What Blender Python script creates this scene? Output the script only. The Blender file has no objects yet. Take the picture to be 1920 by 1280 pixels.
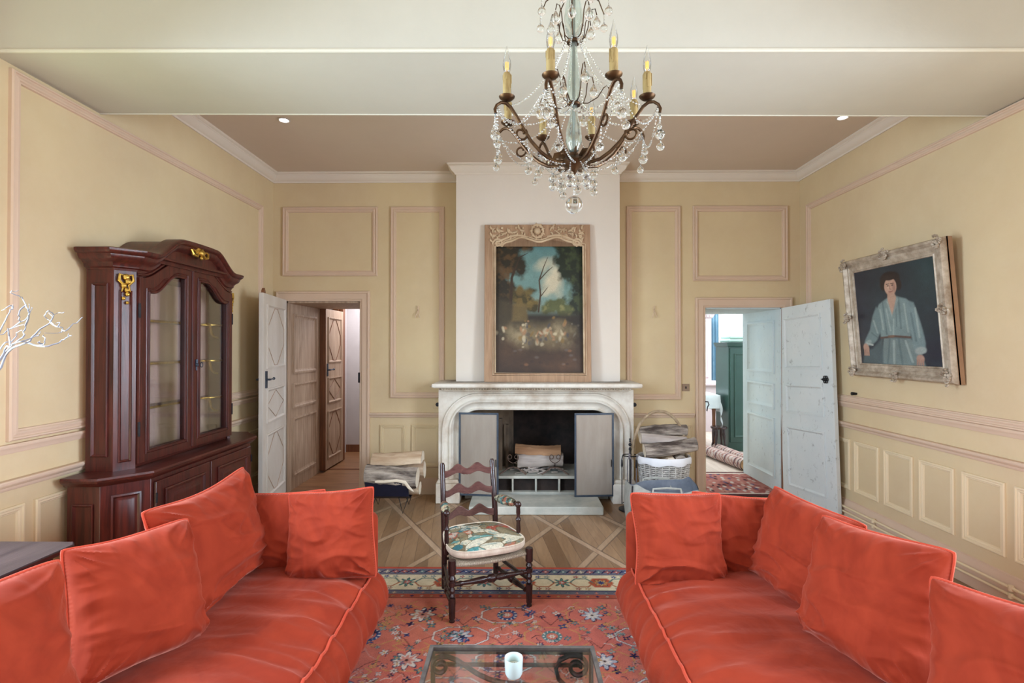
import bpy, bmesh, math, random
import numpy as np
from mathutils import Vector, Matrix, noise
PI = math.pi
SC = bpy.context.scene
COL = SC.collection
R = math.radians
rnd = random.Random(7)

# ------------------------------------------------------------------ mesh builder
class MB:
    def __init__(s):
        s.v = []; s.f = []
    def add(s, vs, fs):
        o = len(s.v)
        s.v += [tuple(p) for p in vs]
        s.f += [tuple(i + o for i in f) for f in fs]
    def bb(s, x0, x1, y0, y1, z0, z1):
        s.add([(x0,y0,z0),(x1,y0,z0),(x1,y1,z0),(x0,y1,z0),(x0,y0,z1),(x1,y0,z1),(x1,y1,z1),(x0,y1,z1)],
              [(0,3,2,1),(4,5,6,7),(0,1,5,4),(1,2,6,5),(2,3,7,6),(3,0,4,7)])
        return s
    def box(s, c, size, m=None):
        hx,hy,hz = size[0]/2,size[1]/2,size[2]/2
        vs = [Vector((sx*hx,sy*hy,sz*hz)) for sz in (-1,1) for sx,sy in ((-1,-1),(1,-1),(1,1),(-1,1))]
        if m is not None: vs = [m @ v for v in vs]
        c = Vector(c)
        s.add([v+c for v in vs], [(0,3,2,1),(4,5,6,7),(0,1,5,4),(1,2,6,5),(2,3,7,6),(3,0,4,7)])
        return s
    def grid(s, fn, nu, nv, cu=False, cv=False, flip=False):
        mu = nu if cu else nu+1; mv = nv if cv else nv+1
        vs = [fn(i/nu, j/nv) for i in range(mu) for j in range(mv)]
        fs = []
        for i in range(nu):
            for j in range(nv):
                a = i*mv+j; b = ((i+1)%mu)*mv+j; c = ((i+1)%mu)*mv+(j+1)%mv; d = i*mv+(j+1)%mv
                fs.append((a,d,c,b) if flip else (a,b,c,d))
        s.add(vs, fs); return s
    def tube(s, pts, r, n=8, closed=False, flat=None):
        pts = [Vector(p) for p in pts]; N = len(pts)
        rr = r if isinstance(r,(list,tuple)) else [r]*N
        tans = []
        for i in range(N):
            a = pts[(i-1)%N] if (closed or i>0) else pts[i]
            b = pts[(i+1)%N] if (closed or i<N-1) else pts[i]
            t = b-a
            tans.append(t.normalized() if t.length>1e-9 else Vector((0,0,1)))
        t0 = tans[0]
        up = Vector((0,0,1)) if abs(t0.z)<.9 else Vector((1,0,0))
        nrm = (up - t0*up.dot(t0)).normalized()
        vs = []
        for i in range(N):
            t = tans[i]
            nrm = nrm - t*nrm.dot(t)
            if nrm.length<1e-6: nrm = t.orthogonal()
            nrm.normalize(); bi = t.cross(nrm)
            for k in range(n):
                a = 2*PI*k/n
                ca, sa = math.cos(a), math.sin(a)
                if flat: sa *= flat
                vs.append(pts[i]+(nrm*ca+bi*sa)*rr[i])
        fs = []
        for i in range(N if closed else N-1):
            for k in range(n):
                a=i*n+k; b=i*n+(k+1)%n; c=((i+1)%N)*n+(k+1)%n; d=((i+1)%N)*n+k
                fs.append((a,b,c,d))
        if not closed:
            fs.append(tuple(range(n-1,-1,-1))); fs.append(tuple((N-1)*n+k for k in range(n)))
        s.add(vs, fs); return s
    def cyl(s, p0, p1, r0, r1=None, n=12):
        return s.tube([p0,p1],[r0, r0 if r1 is None else r1], n)
    def lathe(s, prof, c=(0,0,0), n=20, m=None):
        c = Vector(c); vs=[]; K=len(prof)
        for r,z in prof:
            for k in range(n):
                a=2*PI*k/n; v=Vector((r*math.cos(a), r*math.sin(a), z))
                if m is not None: v = m @ v
                vs.append(v+c)
        fs=[]
        for i in range(K-1):
            for k in range(n):
                fs.append((i*n+k, i*n+(k+1)%n, (i+1)*n+(k+1)%n, (i+1)*n+k))
        if prof[0][0]>1e-5: fs.append(tuple(range(n-1,-1,-1)))
        if prof[-1][0]>1e-5: fs.append(tuple((K-1)*n+k for k in range(n)))
        s.add(vs,fs); return s
    def turned(s, p0, p1, prof, n=12):
        """prof: (t 0..1, radius) turned along p0->p1"""
        p0=Vector(p0); p1=Vector(p1)
        return s.tube([p0.lerp(p1,t) for t,_ in prof],[r for _,r in prof],n)
    def ball(s, c, r, n=12, m=8, sc=(1,1,1)):
        c=Vector(c)
        return s.lathe([(r*math.sin(PI*i/m)*1.0 if 0<i<m else 1e-6, -r*math.cos(PI*i/m)*sc[2]) for i in range(m+1)], c, n,
                       Matrix.Diagonal((sc[0],sc[1],1)))
    def prism(s, poly, mp, d0, d1):
        """poly of (u,v); mp(u,v,d)->point; n-gon caps (may be concave)"""
        n=len(poly)
        vs=[mp(u,v,d0) for u,v in poly]+[mp(u,v,d1) for u,v in poly]
        s.add(vs,[tuple(range(n)), tuple(range(2*n-1,n-1,-1))]+[(i,n+i,n+(i+1)%n,(i+1)%n) for i in range(n)])
        return s
    def ring(s, outer, inner, mp, d0, d1, closed=True):
        n=len(outer)
        vs=[mp(u,v,d0) for u,v in outer]+[mp(u,v,d0) for u,v in inner]+[mp(u,v,d1) for u,v in outer]+[mp(u,v,d1) for u,v in inner]
        fs=[]
        for i in range(n if closed else n-1):
            j=(i+1)%n
            fs += [(i,j,n+j,n+i),(2*n+i,3*n+i,3*n+j,2*n+j),(i,2*n+i,2*n+j,j),(n+i,n+j,3*n+j,3*n+i)]
        if not closed:
            fs += [(0,n,3*n,2*n),(n-1,3*n-1,4*n-1,2*n-1)]
        s.add(vs,fs); return s
    def frame(s, u0,u1,v0,v1, prof, mp):
        """mitred rectangular moulding; prof = (inset, height)"""
        loops=[]
        for o,h in prof:
            loops.append([mp(u0+o,v0+o,h),mp(u1-o,v0+o,h),mp(u1-o,v1-o,h),mp(u0+o,v1-o,h)])
        vs=[p for l in loops for p in l]; fs=[]
        for i in range(len(loops)-1):
            for k in range(4):
                a=i*4+k; b=i*4+(k+1)%4
                fs.append((a,b,b+4,a+4))
        s.add(vs,fs); return s
    def sweep(s, path, prof, side=1, closed=False):
        """plan path of (x,y) or (x,y,dz); prof = (out, z). Mitred."""
        P=[Vector(p[:2]) for p in path]; Z=[(p[2] if len(p)>2 else 0) for p in path]; N=len(P)
        nr=[]
        for i in range(N):
            def seg(a,b):
                d=(P[b]-P[a]).normalized(); return Vector((-d.y,d.x))*side
            ns=[]
            if i>0 or closed: ns.append(seg((i-1)%N,i))
            if i<N-1 or closed: ns.append(seg(i,(i+1)%N))
            if len(ns)==1: nr.append(ns[0])
            else:
                m=(ns[0]+ns[1]); m=m/ max(m.length_squared/2,.2)
                nr.append(m)
        vs=[]; K=len(prof)
        for i in range(N):
            for o,z in prof:
                q=P[i]+nr[i]*o; vs.append((q.x,q.y,z+Z[i]))
        fs=[]
        for i in range(N if closed else N-1):
            j=(i+1)%N
            for k in range(K-1):
                fs.append((i*K+k,j*K+k,j*K+k+1,i*K+k+1))
        if not closed and K>2:
            fs.append(tuple(range(K))); fs.append(tuple((N-1)*K+k for k in range(K-1,-1,-1)))
        s.add(vs,fs); return s

def parent_off(p):
    o=Vector((0,0,0))
    while p is not None:
        o += p.location; p = p.parent
    return o

def obj(name, mb, m, parent=None, smooth=35, bevel=0, seg=2, origin=None, sub=0):
    me = bpy.data.meshes.new(name)
    off = parent_off(parent)
    if origin is not None: off = off + Vector(origin)
    me.from_pydata([(v[0]-off.x, v[1]-off.y, v[2]-off.z) for v in mb.v], [], mb.f)
    bm = bmesh.new(); bm.from_mesh(me)
    bmesh.ops.remove_doubles(bm, verts=bm.verts, dist=1e-6)
    bmesh.ops.recalc_face_normals(bm, faces=bm.faces)
    bm.to_mesh(me); bm.free()
    if smooth:
        me.shade_smooth()
        try: me.set_sharp_from_angle(angle=R(smooth))
        except Exception: pass
    me.materials.append(m)
    o = bpy.data.objects.new(name, me); COL.objects.link(o)
    if parent is not None: o.parent = parent
    if origin is not None: o.location = origin
    if bevel:
        b = o.modifiers.new('bevel','BEVEL'); b.width = bevel; b.segments = seg; b.limit_method='ANGLE'; b.angle_limit=R(40)
    if sub:
        b = o.modifiers.new('sub','SUBSURF'); b.levels = sub; b.render_levels = sub
    return o

def tag(o, label, cat, group=None):
    o['label']=label; o['category']=cat
    if group: o['group']=group
    return o
def thing(name, label, cat, loc=(0,0,0), group=None):
    o = bpy.data.objects.new(name, None); COL.objects.link(o)
    o.empty_display_size=.05; o.location = loc
    return tag(o,label,cat,group)
def struct(name, mb, m, parent=None, **k):
    o = obj(name, mb, m, parent, **k); o['kind']='structure'
    return o
def copy_tree(o, parent=None):
    c=o.copy(); COL.objects.link(c)
    if parent is not None: c.parent=parent
    for ch in list(o.children): copy_tree(ch,c)
    return c

# ------------------------------------------------------------------ materials
def lin(c):
    out=[]
    for x in c:
        x/=255.
        out.append(x/12.92 if x<=.04045 else ((x+.055)/1.055)**2.4)
    return (*out,1)
class NT:
    def __init__(s,name):
        s.m=bpy.data.materials.new(name); s.m.use_nodes=True
        s.n=s.m.node_tree.nodes; s.l=s.m.node_tree.links
        s.n.clear()
        s.out=s.n.new('ShaderNodeOutputMaterial'); s.b=s.n.new('ShaderNodeBsdfPrincipled')
        s.l.new(s.b.outputs[0],s.out.inputs[0])
    def node(s,t,**k):
        n=s.n.new(t)
        for a,b in k.items(): setattr(n,a,b)
        return n
    def link(s,a,b): s.l.new(a,b)
    def coord(s,scale=(1,1,1),rot=(0,0,0),kind='Object'):
        tc=s.node('ShaderNodeTexCoord'); mp=s.node('ShaderNodeMapping')
        mp.inputs['Scale'].default_value=scale; mp.inputs['Rotation'].default_value=rot
        s.link(tc.outputs[kind],mp.inputs[0]); return mp.outputs[0]
    def noise(s,vec,scale,detail=5,rough=.6,dist=0):
        n=s.node('ShaderNodeTexNoise'); n.inputs['Scale'].default_value=scale; n.inputs['Detail'].default_value=detail
        n.inputs['Roughness'].default_value=rough; n.inputs['Distortion'].default_value=dist
        s.link(vec,n.inputs['Vector']); return n.outputs['Fac']
    def ramp(s,fac,stops):
        r=s.node('ShaderNodeValToRGB'); e=r.color_ramp.elements
        while len(e)<len(stops): e.new(.5)
        for k,(p,c) in enumerate(stops):
            e[k].position=p; e[k].color=c if len(c)==4 else lin(c)
        s.link(fac,r.inputs[0]); return r.outputs[0]
    def mix(s,f,a,b,mode='MIX'):
        m=s.node('ShaderNodeMix',data_type='RGBA',blend_type=mode)
        for i,x in ((0,f),(6,a),(7,b)):
            if hasattr(x,'is_linked') or hasattr(x,'links'): s.link(x,m.inputs[i])
            else: m.inputs[i].default_value = x if i==0 else (lin(x) if len(x)==3 else x)
        return m.outputs[2]
    def math(s,op,a,b=0,c=None):
        m=s.node('ShaderNodeMath',operation=op)
        for i,x in enumerate((a,b,c)):
            if x is None: continue
            if hasattr(x,'links'): s.link(x,m.inputs[i])
            else: m.inputs[i].default_value=x
        return m.outputs[0]
    def bump(s,h,strength=.3,dist=.01):
        b=s.node('ShaderNodeBump'); b.inputs['Strength'].default_value=strength; b.inputs['Distance'].default_value=dist
        s.link(h,b.inputs['Height']); s.link(b.outputs[0],s.b.inputs['Normal'])
    def col(s,c):
        if hasattr(c,'links'): s.link(c,s.b.inputs['Base Color'])
        else: s.b.inputs['Base Color'].default_value=lin(c)
    def set(s,**k):
        for a,b in k.items(): s.b.inputs[a.replace('_',' ')].default_value=b

def pm(name, c1, c2=None, scale=4, rough=.7, metal=0, stretch=(1,1,1), bump=0, bscale=None, spec=.5, lo=.3, hi=.7, detail=5, dist=0, bdist=.01):
    t=NT(name); t.set(Roughness=rough, Metallic=metal); t.b.inputs['Specular IOR Level'].default_value=spec
    v=t.coord(stretch)
    n=t.noise(v,scale,detail,.6,dist)
    t.col(t.ramp(n,[(lo,c1),(hi,c2 or c1)]))
    if bump:
        t.bump(t.noise(v,bscale or scale*4,6), bump, bdist)
    return t.m

def thin_glass(name, tint=(235,245,240), k=1.0):
    t=NT(name)
    tr=t.node('ShaderNodeBsdfTransparent'); tr.inputs[0].default_value=lin(tint)
    gl=t.node('ShaderNodeBsdfGlossy'); gl.inputs['Roughness'].default_value=.03
    lw=t.node('ShaderNodeFresnel'); lw.inputs[0].default_value=1.45
    f=t.math('MULTIPLY',lw.outputs[0],k)
    f=t.math('MINIMUM',f,.8)
    mx=t.node('ShaderNodeMixShader'); t.link(f,mx.inputs[0]); t.link(tr.outputs[0],mx.inputs[1]); t.link(gl.outputs[0],mx.inputs[2])
    t.link(mx.outputs[0],t.out.inputs[0]); return t.m

def crystal_mat(name):
    t=NT(name); t.set(Roughness=.0, IOR=1.5); t.b.inputs['Transmission Weight'].default_value=1
    t.col((250,252,250)); return t.m

def wall_paint(name,c1,c2,c3,rough=.85):
    t=NT(name); t.set(Roughness=rough); v=t.coord()
    a=t.noise(v,1.1,4,.6); b=t.noise(v,6,6,.7)
    c=t.ramp(a,[(.3,c1),(.7,c2)])
    f=t.ramp(b,[(.42,(0,0,0)),(.7,(120,120,120))])
    t.col(t.mix(f,c,c3)); t.bump(t.noise(v,14,5),.12,.01)
    return t.m

def wood(name,c1,c2,axis=2,rough=.45,scale=3,spec=.5,bump=.15):
    st=[14,14,14]; st[axis]=1.0
    t=NT(name); t.set(Roughness=rough); t.b.inputs['Specular IOR Level'].default_value=spec
    v=t.coord(tuple(st))
    n=t.noise(v,scale,7,.65,.6)
    t.col(t.ramp(n,[(.3,c1),(.68,c2)])); t.bump(t.noise(v,scale*3,5),bump,.004)
    return t.m

def velvet(name,c1,c2):
    t=NT(name); t.set(Roughness=.85); t.b.inputs['Specular IOR Level'].default_value=.15
    t.b.inputs['Sheen Weight'].default_value=.45; t.b.inputs['Sheen Roughness'].default_value=.35
    t.b.inputs['Sheen Tint'].default_value=lin((255,170,150))
    v=t.coord(); n=t.noise(v,3.2,4,.6,1.5)
    t.col(t.ramp(n,[(.35,c1),(.68,c2)]))
    n2=t.noise(v,7,3,.5,1.0)
    t.bump(n2,.25,.02)
    return t.m

def chipped(name,c1,c2,chip,lo=.60,hi=.66):
    t=NT(name); t.set(Roughness=.75); v=t.coord()
    c=t.ramp(t.noise(v,2.5,5),[(.3,c1),(.7,c2)])
    v2=t.coord((6,6,4)); n=t.noise(v2,3.0,10,.78,.4)
    f=t.ramp(n,[(lo,(0,0,0)),(hi,(200,200,200))])
    t.col(t.mix(f,c,chip)); t.bump(n,.2,.006); return t.m

def attr_mat(name, rough=.9, nscale=120, amount=.25, bump=.3, spec=.2):
    t=NT(name); t.set(Roughness=rough); t.b.inputs['Specular IOR Level'].default_value=spec
    a=t.node('ShaderNodeVertexColor'); a.layer_name='Col'
    v=t.coord(); n=t.noise(v,nscale,3)
    g=t.ramp(n,[(.3,(255-int(255*amount),)*3),(.7,(255,255,255))])
    t.col(t.mix(1.0,a.outputs[0],g,'MULTIPLY'))
    if bump: t.bump(n,bump,.004)
    return t.m

M={}
M['wall']=wall_paint('ochre limewash',(214,194,154),(204,182,146),(222,206,174))
M['wall2']=wall_paint('cream limewash',(226,208,172),(220,202,168),(232,216,186))
M['mould']=wall_paint('pink beige moulding paint',(214,188,164),(206,180,156),(222,198,176))
M['white']=wall_paint('warm white plaster',(226,216,203),(220,210,198),(230,221,209))
M['ceil']=wall_paint('ceiling plaster',(212,198,184),(206,193,180),(216,203,190))
M['beam']=wall_paint('beam plaster',(198,196,184),(192,190,178),(204,202,190))
M['oakdark']=wood('dark red oak',(44,17,15),(90,36,28),2,.33,3)
M['oakdarkh']=wood('dark red oak level',(44,17,15),(90,36,28),1,.33,3)
M['cabin']=wall_paint('cabinet back paint',(224,190,180),(212,178,168),(230,200,190))
M['gold']=pm('gilt bronze',(168,124,48),(226,190,96),30,.35,.85)
M['iron']=pm('black iron',(26,26,30),(46,44,48),20,.5,.6,bump=.1)
M['bronze']=pm('bronze patina',(58,40,27),(94,68,42),18,.42,.8)
M['velvet']=velvet('coral velvet',(128,41,22),(148,53,30))
M['piping']=velvet('coral piping',(172,62,42),(188,78,56))
M['crystal']=crystal_mat('lead crystal')
M['bulb']=thin_glass('bulb glass',(253,254,253),1.6)
M['pane']=thin_glass('cabinet pane',(254,254,254),.6)
M['tglass']=thin_glass('table glass',(252,254,253),.5)
M['stone']=pm('weathered limestone',(224,218,206),(158,130,100),3.2,.8,bump=.45,bscale=26,lo=.45,hi=.8,detail=9)
M['stonepale']=pm('pale hearth stone',(206,204,192),(160,164,156),4,.75,bump=.2,bscale=20)
M['soot']=pm('sooty firebrick',(16,13,13),(58,46,40),5,.95,bump=.3)
M['sootpale']=pm('smoked stone',(150,128,104),(40,30,28),3,.9,bump=.3,stretch=(1,1,.6))
M['frameoak']=wood('raw oak frame',(146,112,84),(178,144,112),2,.6,2.5)
M['doorwhite']=pm('worn white door paint',(214,208,200),(196,186,172),3,.6,stretch=(1,1,.5),bump=.05)
M['dooroak']=wood('limed oak',(140,112,90),(188,164,140),2,.6,2)
M['brownwood']=wood('brown wood',(96,58,36),(134,86,54),2,.5,2.5)
M['doorblue']=chipped('chipped pale blue paint',(204,212,212),(216,220,218),(120,120,116),.575,.64)
M['doorblue2']=chipped('pale blue lining paint',(192,206,210),(206,216,216),(130,134,132),.585,.65)
M['chairwood']=wood('dark walnut',(32,18,18),(62,38,34),2,.22,4)
M['steel']=pm('patinated steel',(58,68,84),(84,94,106),14,.45,.6)
# ================================================================== ROOM
XL,XR,YB,ZC = -2.663,3.045,5.546,3.47
YF=-2.3; YW=6.47
DL=(-2.513,-1.704,2.085); DR=(2.022,2.848,2.012)      # door openings x0,x1,top

# floor: oak lozenge parquet
def parquet(name,tone=1.0):
    t=NT(name); t.set(Roughness=.38); t.b.inputs['Specular IOR Level'].default_value=.45
    tc=t.node('ShaderNodeTexCoord'); sp=t.node('ShaderNodeSeparateXYZ'); t.link(tc.outputs['Object'],sp.inputs[0])
    X,Y=sp.outputs[0],sp.outputs[1]
    per=.62; k=1/1.8
    Yk=t.math('MULTIPLY',Y,k)
    def lane(op,off):
        a=t.math(op,X,Yk); a=t.math('ADD',a,off); a=t.math('DIVIDE',a,per)
        return a
    a=lane('ADD',-2.815+10*per); b=lane('SUBTRACT',1.638+10*per)
    fa=t.math('FRACT',a); fb=t.math('FRACT',b)
    wa=.105
    ma=t.math('LESS_THAN',fa,wa); mb=t.math('LESS_THAN',fb,wa)
    # joints along the bands
    def edge(f,w,e=.012):
        d1=t.math('LESS_THAN',t.math('ABSOLUTE',t.math('SUBTRACT',f,w)),e)
        d2=t.math('LESS_THAN',f,e)
        return t.math('MAXIMUM',d1,d2)
    ea=edge(fa,wa); eb=t.math('MULTIPLY',edge(fb,wa),t.math('SUBTRACT',1,ma))
    # filler boards inside the lozenges
    cell=t.math('ADD',t.math('MULTIPLY',t.math('FLOOR',a),7.3),t.math('MULTIPLY',t.math('FLOOR',b),3.7))
    px=t.math('DIVIDE',t.math('ADD',X,t.math('MULTIPLY',Y,.12)),.104)
    fp=t.math('FRACT',px); ip=t.math('FLOOR',px)
    ep=t.math('LESS_THAN',fp,.035)
    ep=t.math('MULTIPLY',ep,t.math('SUBTRACT',1,t.math('MAXIMUM',ma,mb)))
    wn=t.node('ShaderNodeTexWhiteNoise',noise_dimensions='2D')
    cb=t.node('ShaderNodeCombineXYZ'); t.link(t.math('ADD',ip,cell),cb.inputs[0]); t.link(cell,cb.inputs[1]); t.link(cb.outputs[0],wn.inputs[0])
    v=t.coord((9,1.2,1)); gr=t.noise(v,3,8,.7,.8)
    va=t.coord((9,1.2,1),(0,0,R(-30))); ga=t.noise(va,3,8,.7,.8)
    vb=t.coord((9,1.2,1),(0,0,R(30))); gb=t.noise(vb,3,8,.7,.8)
    def cc(*c): return tuple(int(x*tone) for x in c)
    board=t.mix(gr,cc(122,92,66),cc(190,154,116))
    tint=t.ramp(wn.outputs[0],[(0,(196,188,180)),(1,(255,255,255))])
    board=t.mix(1.0,board,tint,'MULTIPLY')
    banda=t.mix(ga,cc(146,114,88),cc(204,176,146)); bandb=t.mix(gb,cc(136,106,80),cc(198,170,138))
    c=t.mix(mb,board,bandb); c=t.mix(ma,c,banda)
    e=t.math('MAXIMUM',t.math('MAXIMUM',ea,eb),ep)
    c=t.mix(t.math('MULTIPLY',e,.55),c,cc(62,42,30))
    wear=t.noise(t.coord((1,1,1)),2.2,6)
    c=t.mix(t.ramp(wear,[(.5,(0,0,0)),(.8,(80,80,80))]),c,cc(186,164,140))
    t.col(c); t.bump(t.math('SUBTRACT',1,e),.2,.003)
    return t.m
M['parquet']=parquet('oak lozenge parquet')
M['plank']=wood('corridor oak planks',(112,76,50),(170,124,86),0,.35,1.5)
M['palefloor']=wood('pale worn planks',(170,150,134),(206,190,176),1,.35,1.2)
struct('floor', MB().bb(XL-.2,XR+.2,YF-.2,YB+.12,-.15,0), M['parquet'])
struct('floor_corridor', MB().bb(-3.9,-1.0,YB+.12,8.6,-.15,-.0), M['plank'])
struct('floor_next_room', MB().bb(1.2,6.2,YB+.12,11.2,-.15,0), M['palefloor'])
# ceiling and boxed beam
struct('ceiling', MB().bb(XL-.2,XR+.2,YF-.2,YB+.1,ZC,ZC+.15), M['ceil'])
bz=3.08
M['beadp']=wall_paint('beam bead paint',(212,210,196),(208,206,192),(216,214,200))
beam=struct('trim_beam', MB().prism([(XL,2.535),(XR,2.585),(XR,3.325),(XL,3.235)], lambda u,v,d:(u,v,d), bz, ZC), M['beam'])
mb=MB(); mb.tube([(XL+.001,2.541,bz+.006),(XR-.001,2.591,bz+.006)],.011,10); struct('trim_beam_bead', mb, M['beadp'], beam)
mb=MB(); mb.tube([(XL+.001,3.229,bz+.003),(XR-.001,3.319,bz+.003)],.008,10); struct('trim_beam_bead', mb, M['beadp'], beam)

# walls
sw=[(-1.75,-.45),(.95,2.28)]                                 # tall windows in both side walls
def side_wall(name,x0,x1):
    mb=MB(); y=YF-.2
    for a,b in sw:
        mb.bb(x0,x1,y,a,0,ZC); mb.bb(x0,x1,a,b,0,.12); mb.bb(x0,x1,a,b,2.8,ZC); y=b
    mb.bb(x0,x1,y,YB+.001,0,ZC)
    return struct(name,mb,M['wall'])
wl=side_wall('wall_left',XL-.2,XL); wr=side_wall('wall_right',XR,XR+.2)
mb=MB()
FX0,FX1,FZ=-.62,1.0,1.0                                  # hole behind the fireplace
mb.bb(XL-.2,DL[0],YB,YW,0,ZC); mb.bb(DL[0],DL[1],YB,YW,DL[2],ZC)
mb.bb(DL[1],FX0,YB,YW,0,ZC); mb.bb(FX0,FX1,YB,YW,FZ,ZC); mb.bb(FX1,DR[0],YB,YW,0,ZC)
mb.bb(DR[0],DR[1],YB,YW,DR[2],ZC); mb.bb(DR[1],XR+.2,YB,YW,0,ZC)
wb=struct('wall_back', mb, M['wall'])
# wall behind the viewer; its three unseen windows are kept for frontal fill
mb=MB(); ws=[(-2.0,-.85),(-.35,.8),(1.3,2.45)]; x=XL-.2
for a,b in ws:
    mb.bb(x,a,YF-.25,YF,0,ZC); mb.bb(a,b,YF-.25,YF,0,.25); mb.bb(a,b,YF-.25,YF,2.85,ZC); x=b
mb.bb(x,XR+.2,YF-.25,YF,0,ZC)
struct('wall_front', mb, M['wall'])
wi=0
def window(a,b,z0,z1,mp):
    global wi; wi+=1
    mb=MB(); mb.ring([(a,z0),(b,z0),(b,z1),(a,z1)],[(a+.07,z0+.07),(b-.07,z0+.07),(b-.07,z1-.07),(a+.07,z1-.07)],mp,.03,.1)
    c=(a+b)/2; mb.prism([(c-.04,z0+.07),(c+.04,z0+.07),(c+.04,z1-.07),(c-.04,z1-.07)],mp,.03,.1)
    for k in (1,2,3):
        z=z0+(z1-z0)*k/4; mb.prism([(a+.07,z-.015),(b-.07,z-.015),(b-.07,z+.015),(a+.07,z+.015)],mp,.05,.08)
    struct('window_%d'%wi, mb, M['doorwhite'])
for a,b in ws: window(a,b,.25,2.85,lambda u,v,d:(u,YF-.2+d,v))
for a,b in sw:
    window(a,b,.12,2.8,lambda u,v,d:(XL-.17+d,u,v)); window(a,b,.12,2.8,lambda u,v,d:(XR+.17-d,u,v))
# chimney breast
CX0,CX1,CY=-.634,1.058,5.29
cb=struct('wall_chimney_breast', MB().bb(CX0,CX1,CY,YB,1.16,ZC), M['white'])
# cornice round the far bay
crown=[(0,3.372),(.012,3.372),(.016,3.385),(.03,3.392),(.05,3.412),(.062,3.436),(.066,3.438),(.066,3.448),(.078,3.452),(.086,3.462),(.086,ZC),(0,ZC)]
path=[(XL,3.24),(XL,YB),(CX0,YB),(CX0,CY),(CX1,CY),(CX1,YB),(XR,YB),(XR,3.33)]
struct('trim_1', MB().sweep(path,crown,-1), M['white'])

# panel mouldings
mp_left=lambda u,v,d:(XL+d,u,v); mp_right=lambda u,v,d:(XR-d,u,v); mp_back=lambda u,v,d:(u,YB-d,v)
mprof=[(0,0),(0,.018),(.006,.026),(.014,.026),(.018,.018),(.024,.016),(.036,.022),(.044,.02),(.05,.012),(.056,.012),(.06,0)]
sprof=[(0,0),(0,.012),(.005,.018),(.012,.018),(.016,.011),(.026,.013),(.032,.008),(.036,.008),(.04,0)]
def pan(u0,u1,v0,v1,mp,wall,prof=mprof,m='mould'):
    mb=MB().frame(u0,u1,v0,v1,prof,mp); o=struct('panel_moulding',mb,M[m],wall); return o
pan(-2.553,-1.519,2.357,3.108,mp_back,wb); pan(-1.375,-.791,1.035,3.108,mp_back,wb)
pan(1.178,1.762,1.02,3.108,mp_back,wb); pan(1.895,2.912,2.298,3.108,mp_back,wb)
pan(2.64,5.29,1.10,3.055,mp_left,wl)
pan(2.42,5.39,1.085,3.077,mp_right,wr)
# dado rails
rail=lambda z,h,p:[(0,z),(p*.35,z),(p*.5,z+h*.15),(p*.55,z+h*.35),(p*.9,z+h*.6),(p,z+h*.72),(p,z+h*.9),(p*.85,z+h),(0,z+h)]
for wall,xx,side,nm in ((wl,XL,-1,'left'),(wr,XR,1,'right')):
    p=[(xx,2.36),(xx,YB)]
    struct('trim_rail_%s'%nm, MB().sweep(p,rail(1.035,.05,.03),side), M['mould'], wall)
    struct('trim_rail_%s'%nm, MB().sweep(p,rail(.845,.055,.045),side), M['mould'], wall)
    struct('baseboard_%s'%nm, MB().sweep(p,[(0,0),(.03,0),(.03,.13),(.024,.14),(.024,.15),(.012,.168),(.012,.185),(0,.19)],side), M['mould'], wall)
k=0
while k<8:
    y=5.40-.372*k
    y1=y; y0=y-.31
    pan(y0-.003,y1-.003,.283,.745,mp_right,wr,sprof,'wall2')
    pan(y0-.06,y1-.06,.283,.755,mp_left,wl,sprof,'wall2')
    k+=1
# back wall dado
for x0,x1 in ((DL[1]+.105,-.80),(1.18,DR[0]-.12)):
    struct('trim_rail_back', MB().sweep([(x0,YB),(x1,YB)],rail(.825,.05,.04),-1), M['mould'], wb)
    struct('baseboard_back', MB().sweep([(x0,YB),(x1,YB)],[(0,0),(.028,0),(.028,.13),(.014,.15),(.014,.168),(0,.175)],-1), M['mould'], wb)
for x0,x1 in ((-1.487,-1.212),(-1.146,-.85),(1.235,1.525),(1.585,1.875)):
    pan(x0,x1,.29,.745,mp_back,wb,sprof,'wall')

# door casings
cas=[(-.105,0),(-.105,.03),(-.098,.036),(-.085,.036),(-.08,.026),(-.05,.022),(-.03,.026),(-.02,.022),(-.012,.012),(0,.012),(0,-.02)]
def casing(name,d):
    mb=MB(); x0,x1,zt=d; vs=[]; K=len(cas)
    for o,h in cas:
        vs += [(x0+o,YB-h,0),(x0+o,YB-h,zt-o),(x1-o,YB-h,zt-o),(x1-o,YB-h,0)]
    fs=[]
    for i in range(K-1):
        for k in range(3): fs.append((i*4+k,i*4+k+1,i*4+4+k+1,i*4+4+k))
    mb.add(vs,fs); return struct(name,mb,M['mould'])
c2=casing('trim_2',DL); c3=casing('trim_3',DR)
struct('latch_plate',MB().bb(DL[1]-.02,DL[1]-.004,YB-.02,YB+.0,1.20,1.31),M['iron'],c2)
struct('latch_hook',MB().tube([(DR[0]-.005,YB-.02,1.0),(DR[0]+.02,YB-.035,1.0),(DR[0]+.03,YB-.035,.97),(DR[0]+.015,YB-.035,.945),(DR[0]+.01,YB-.03,.90)],.006,6),M['iron'],c3)

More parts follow.
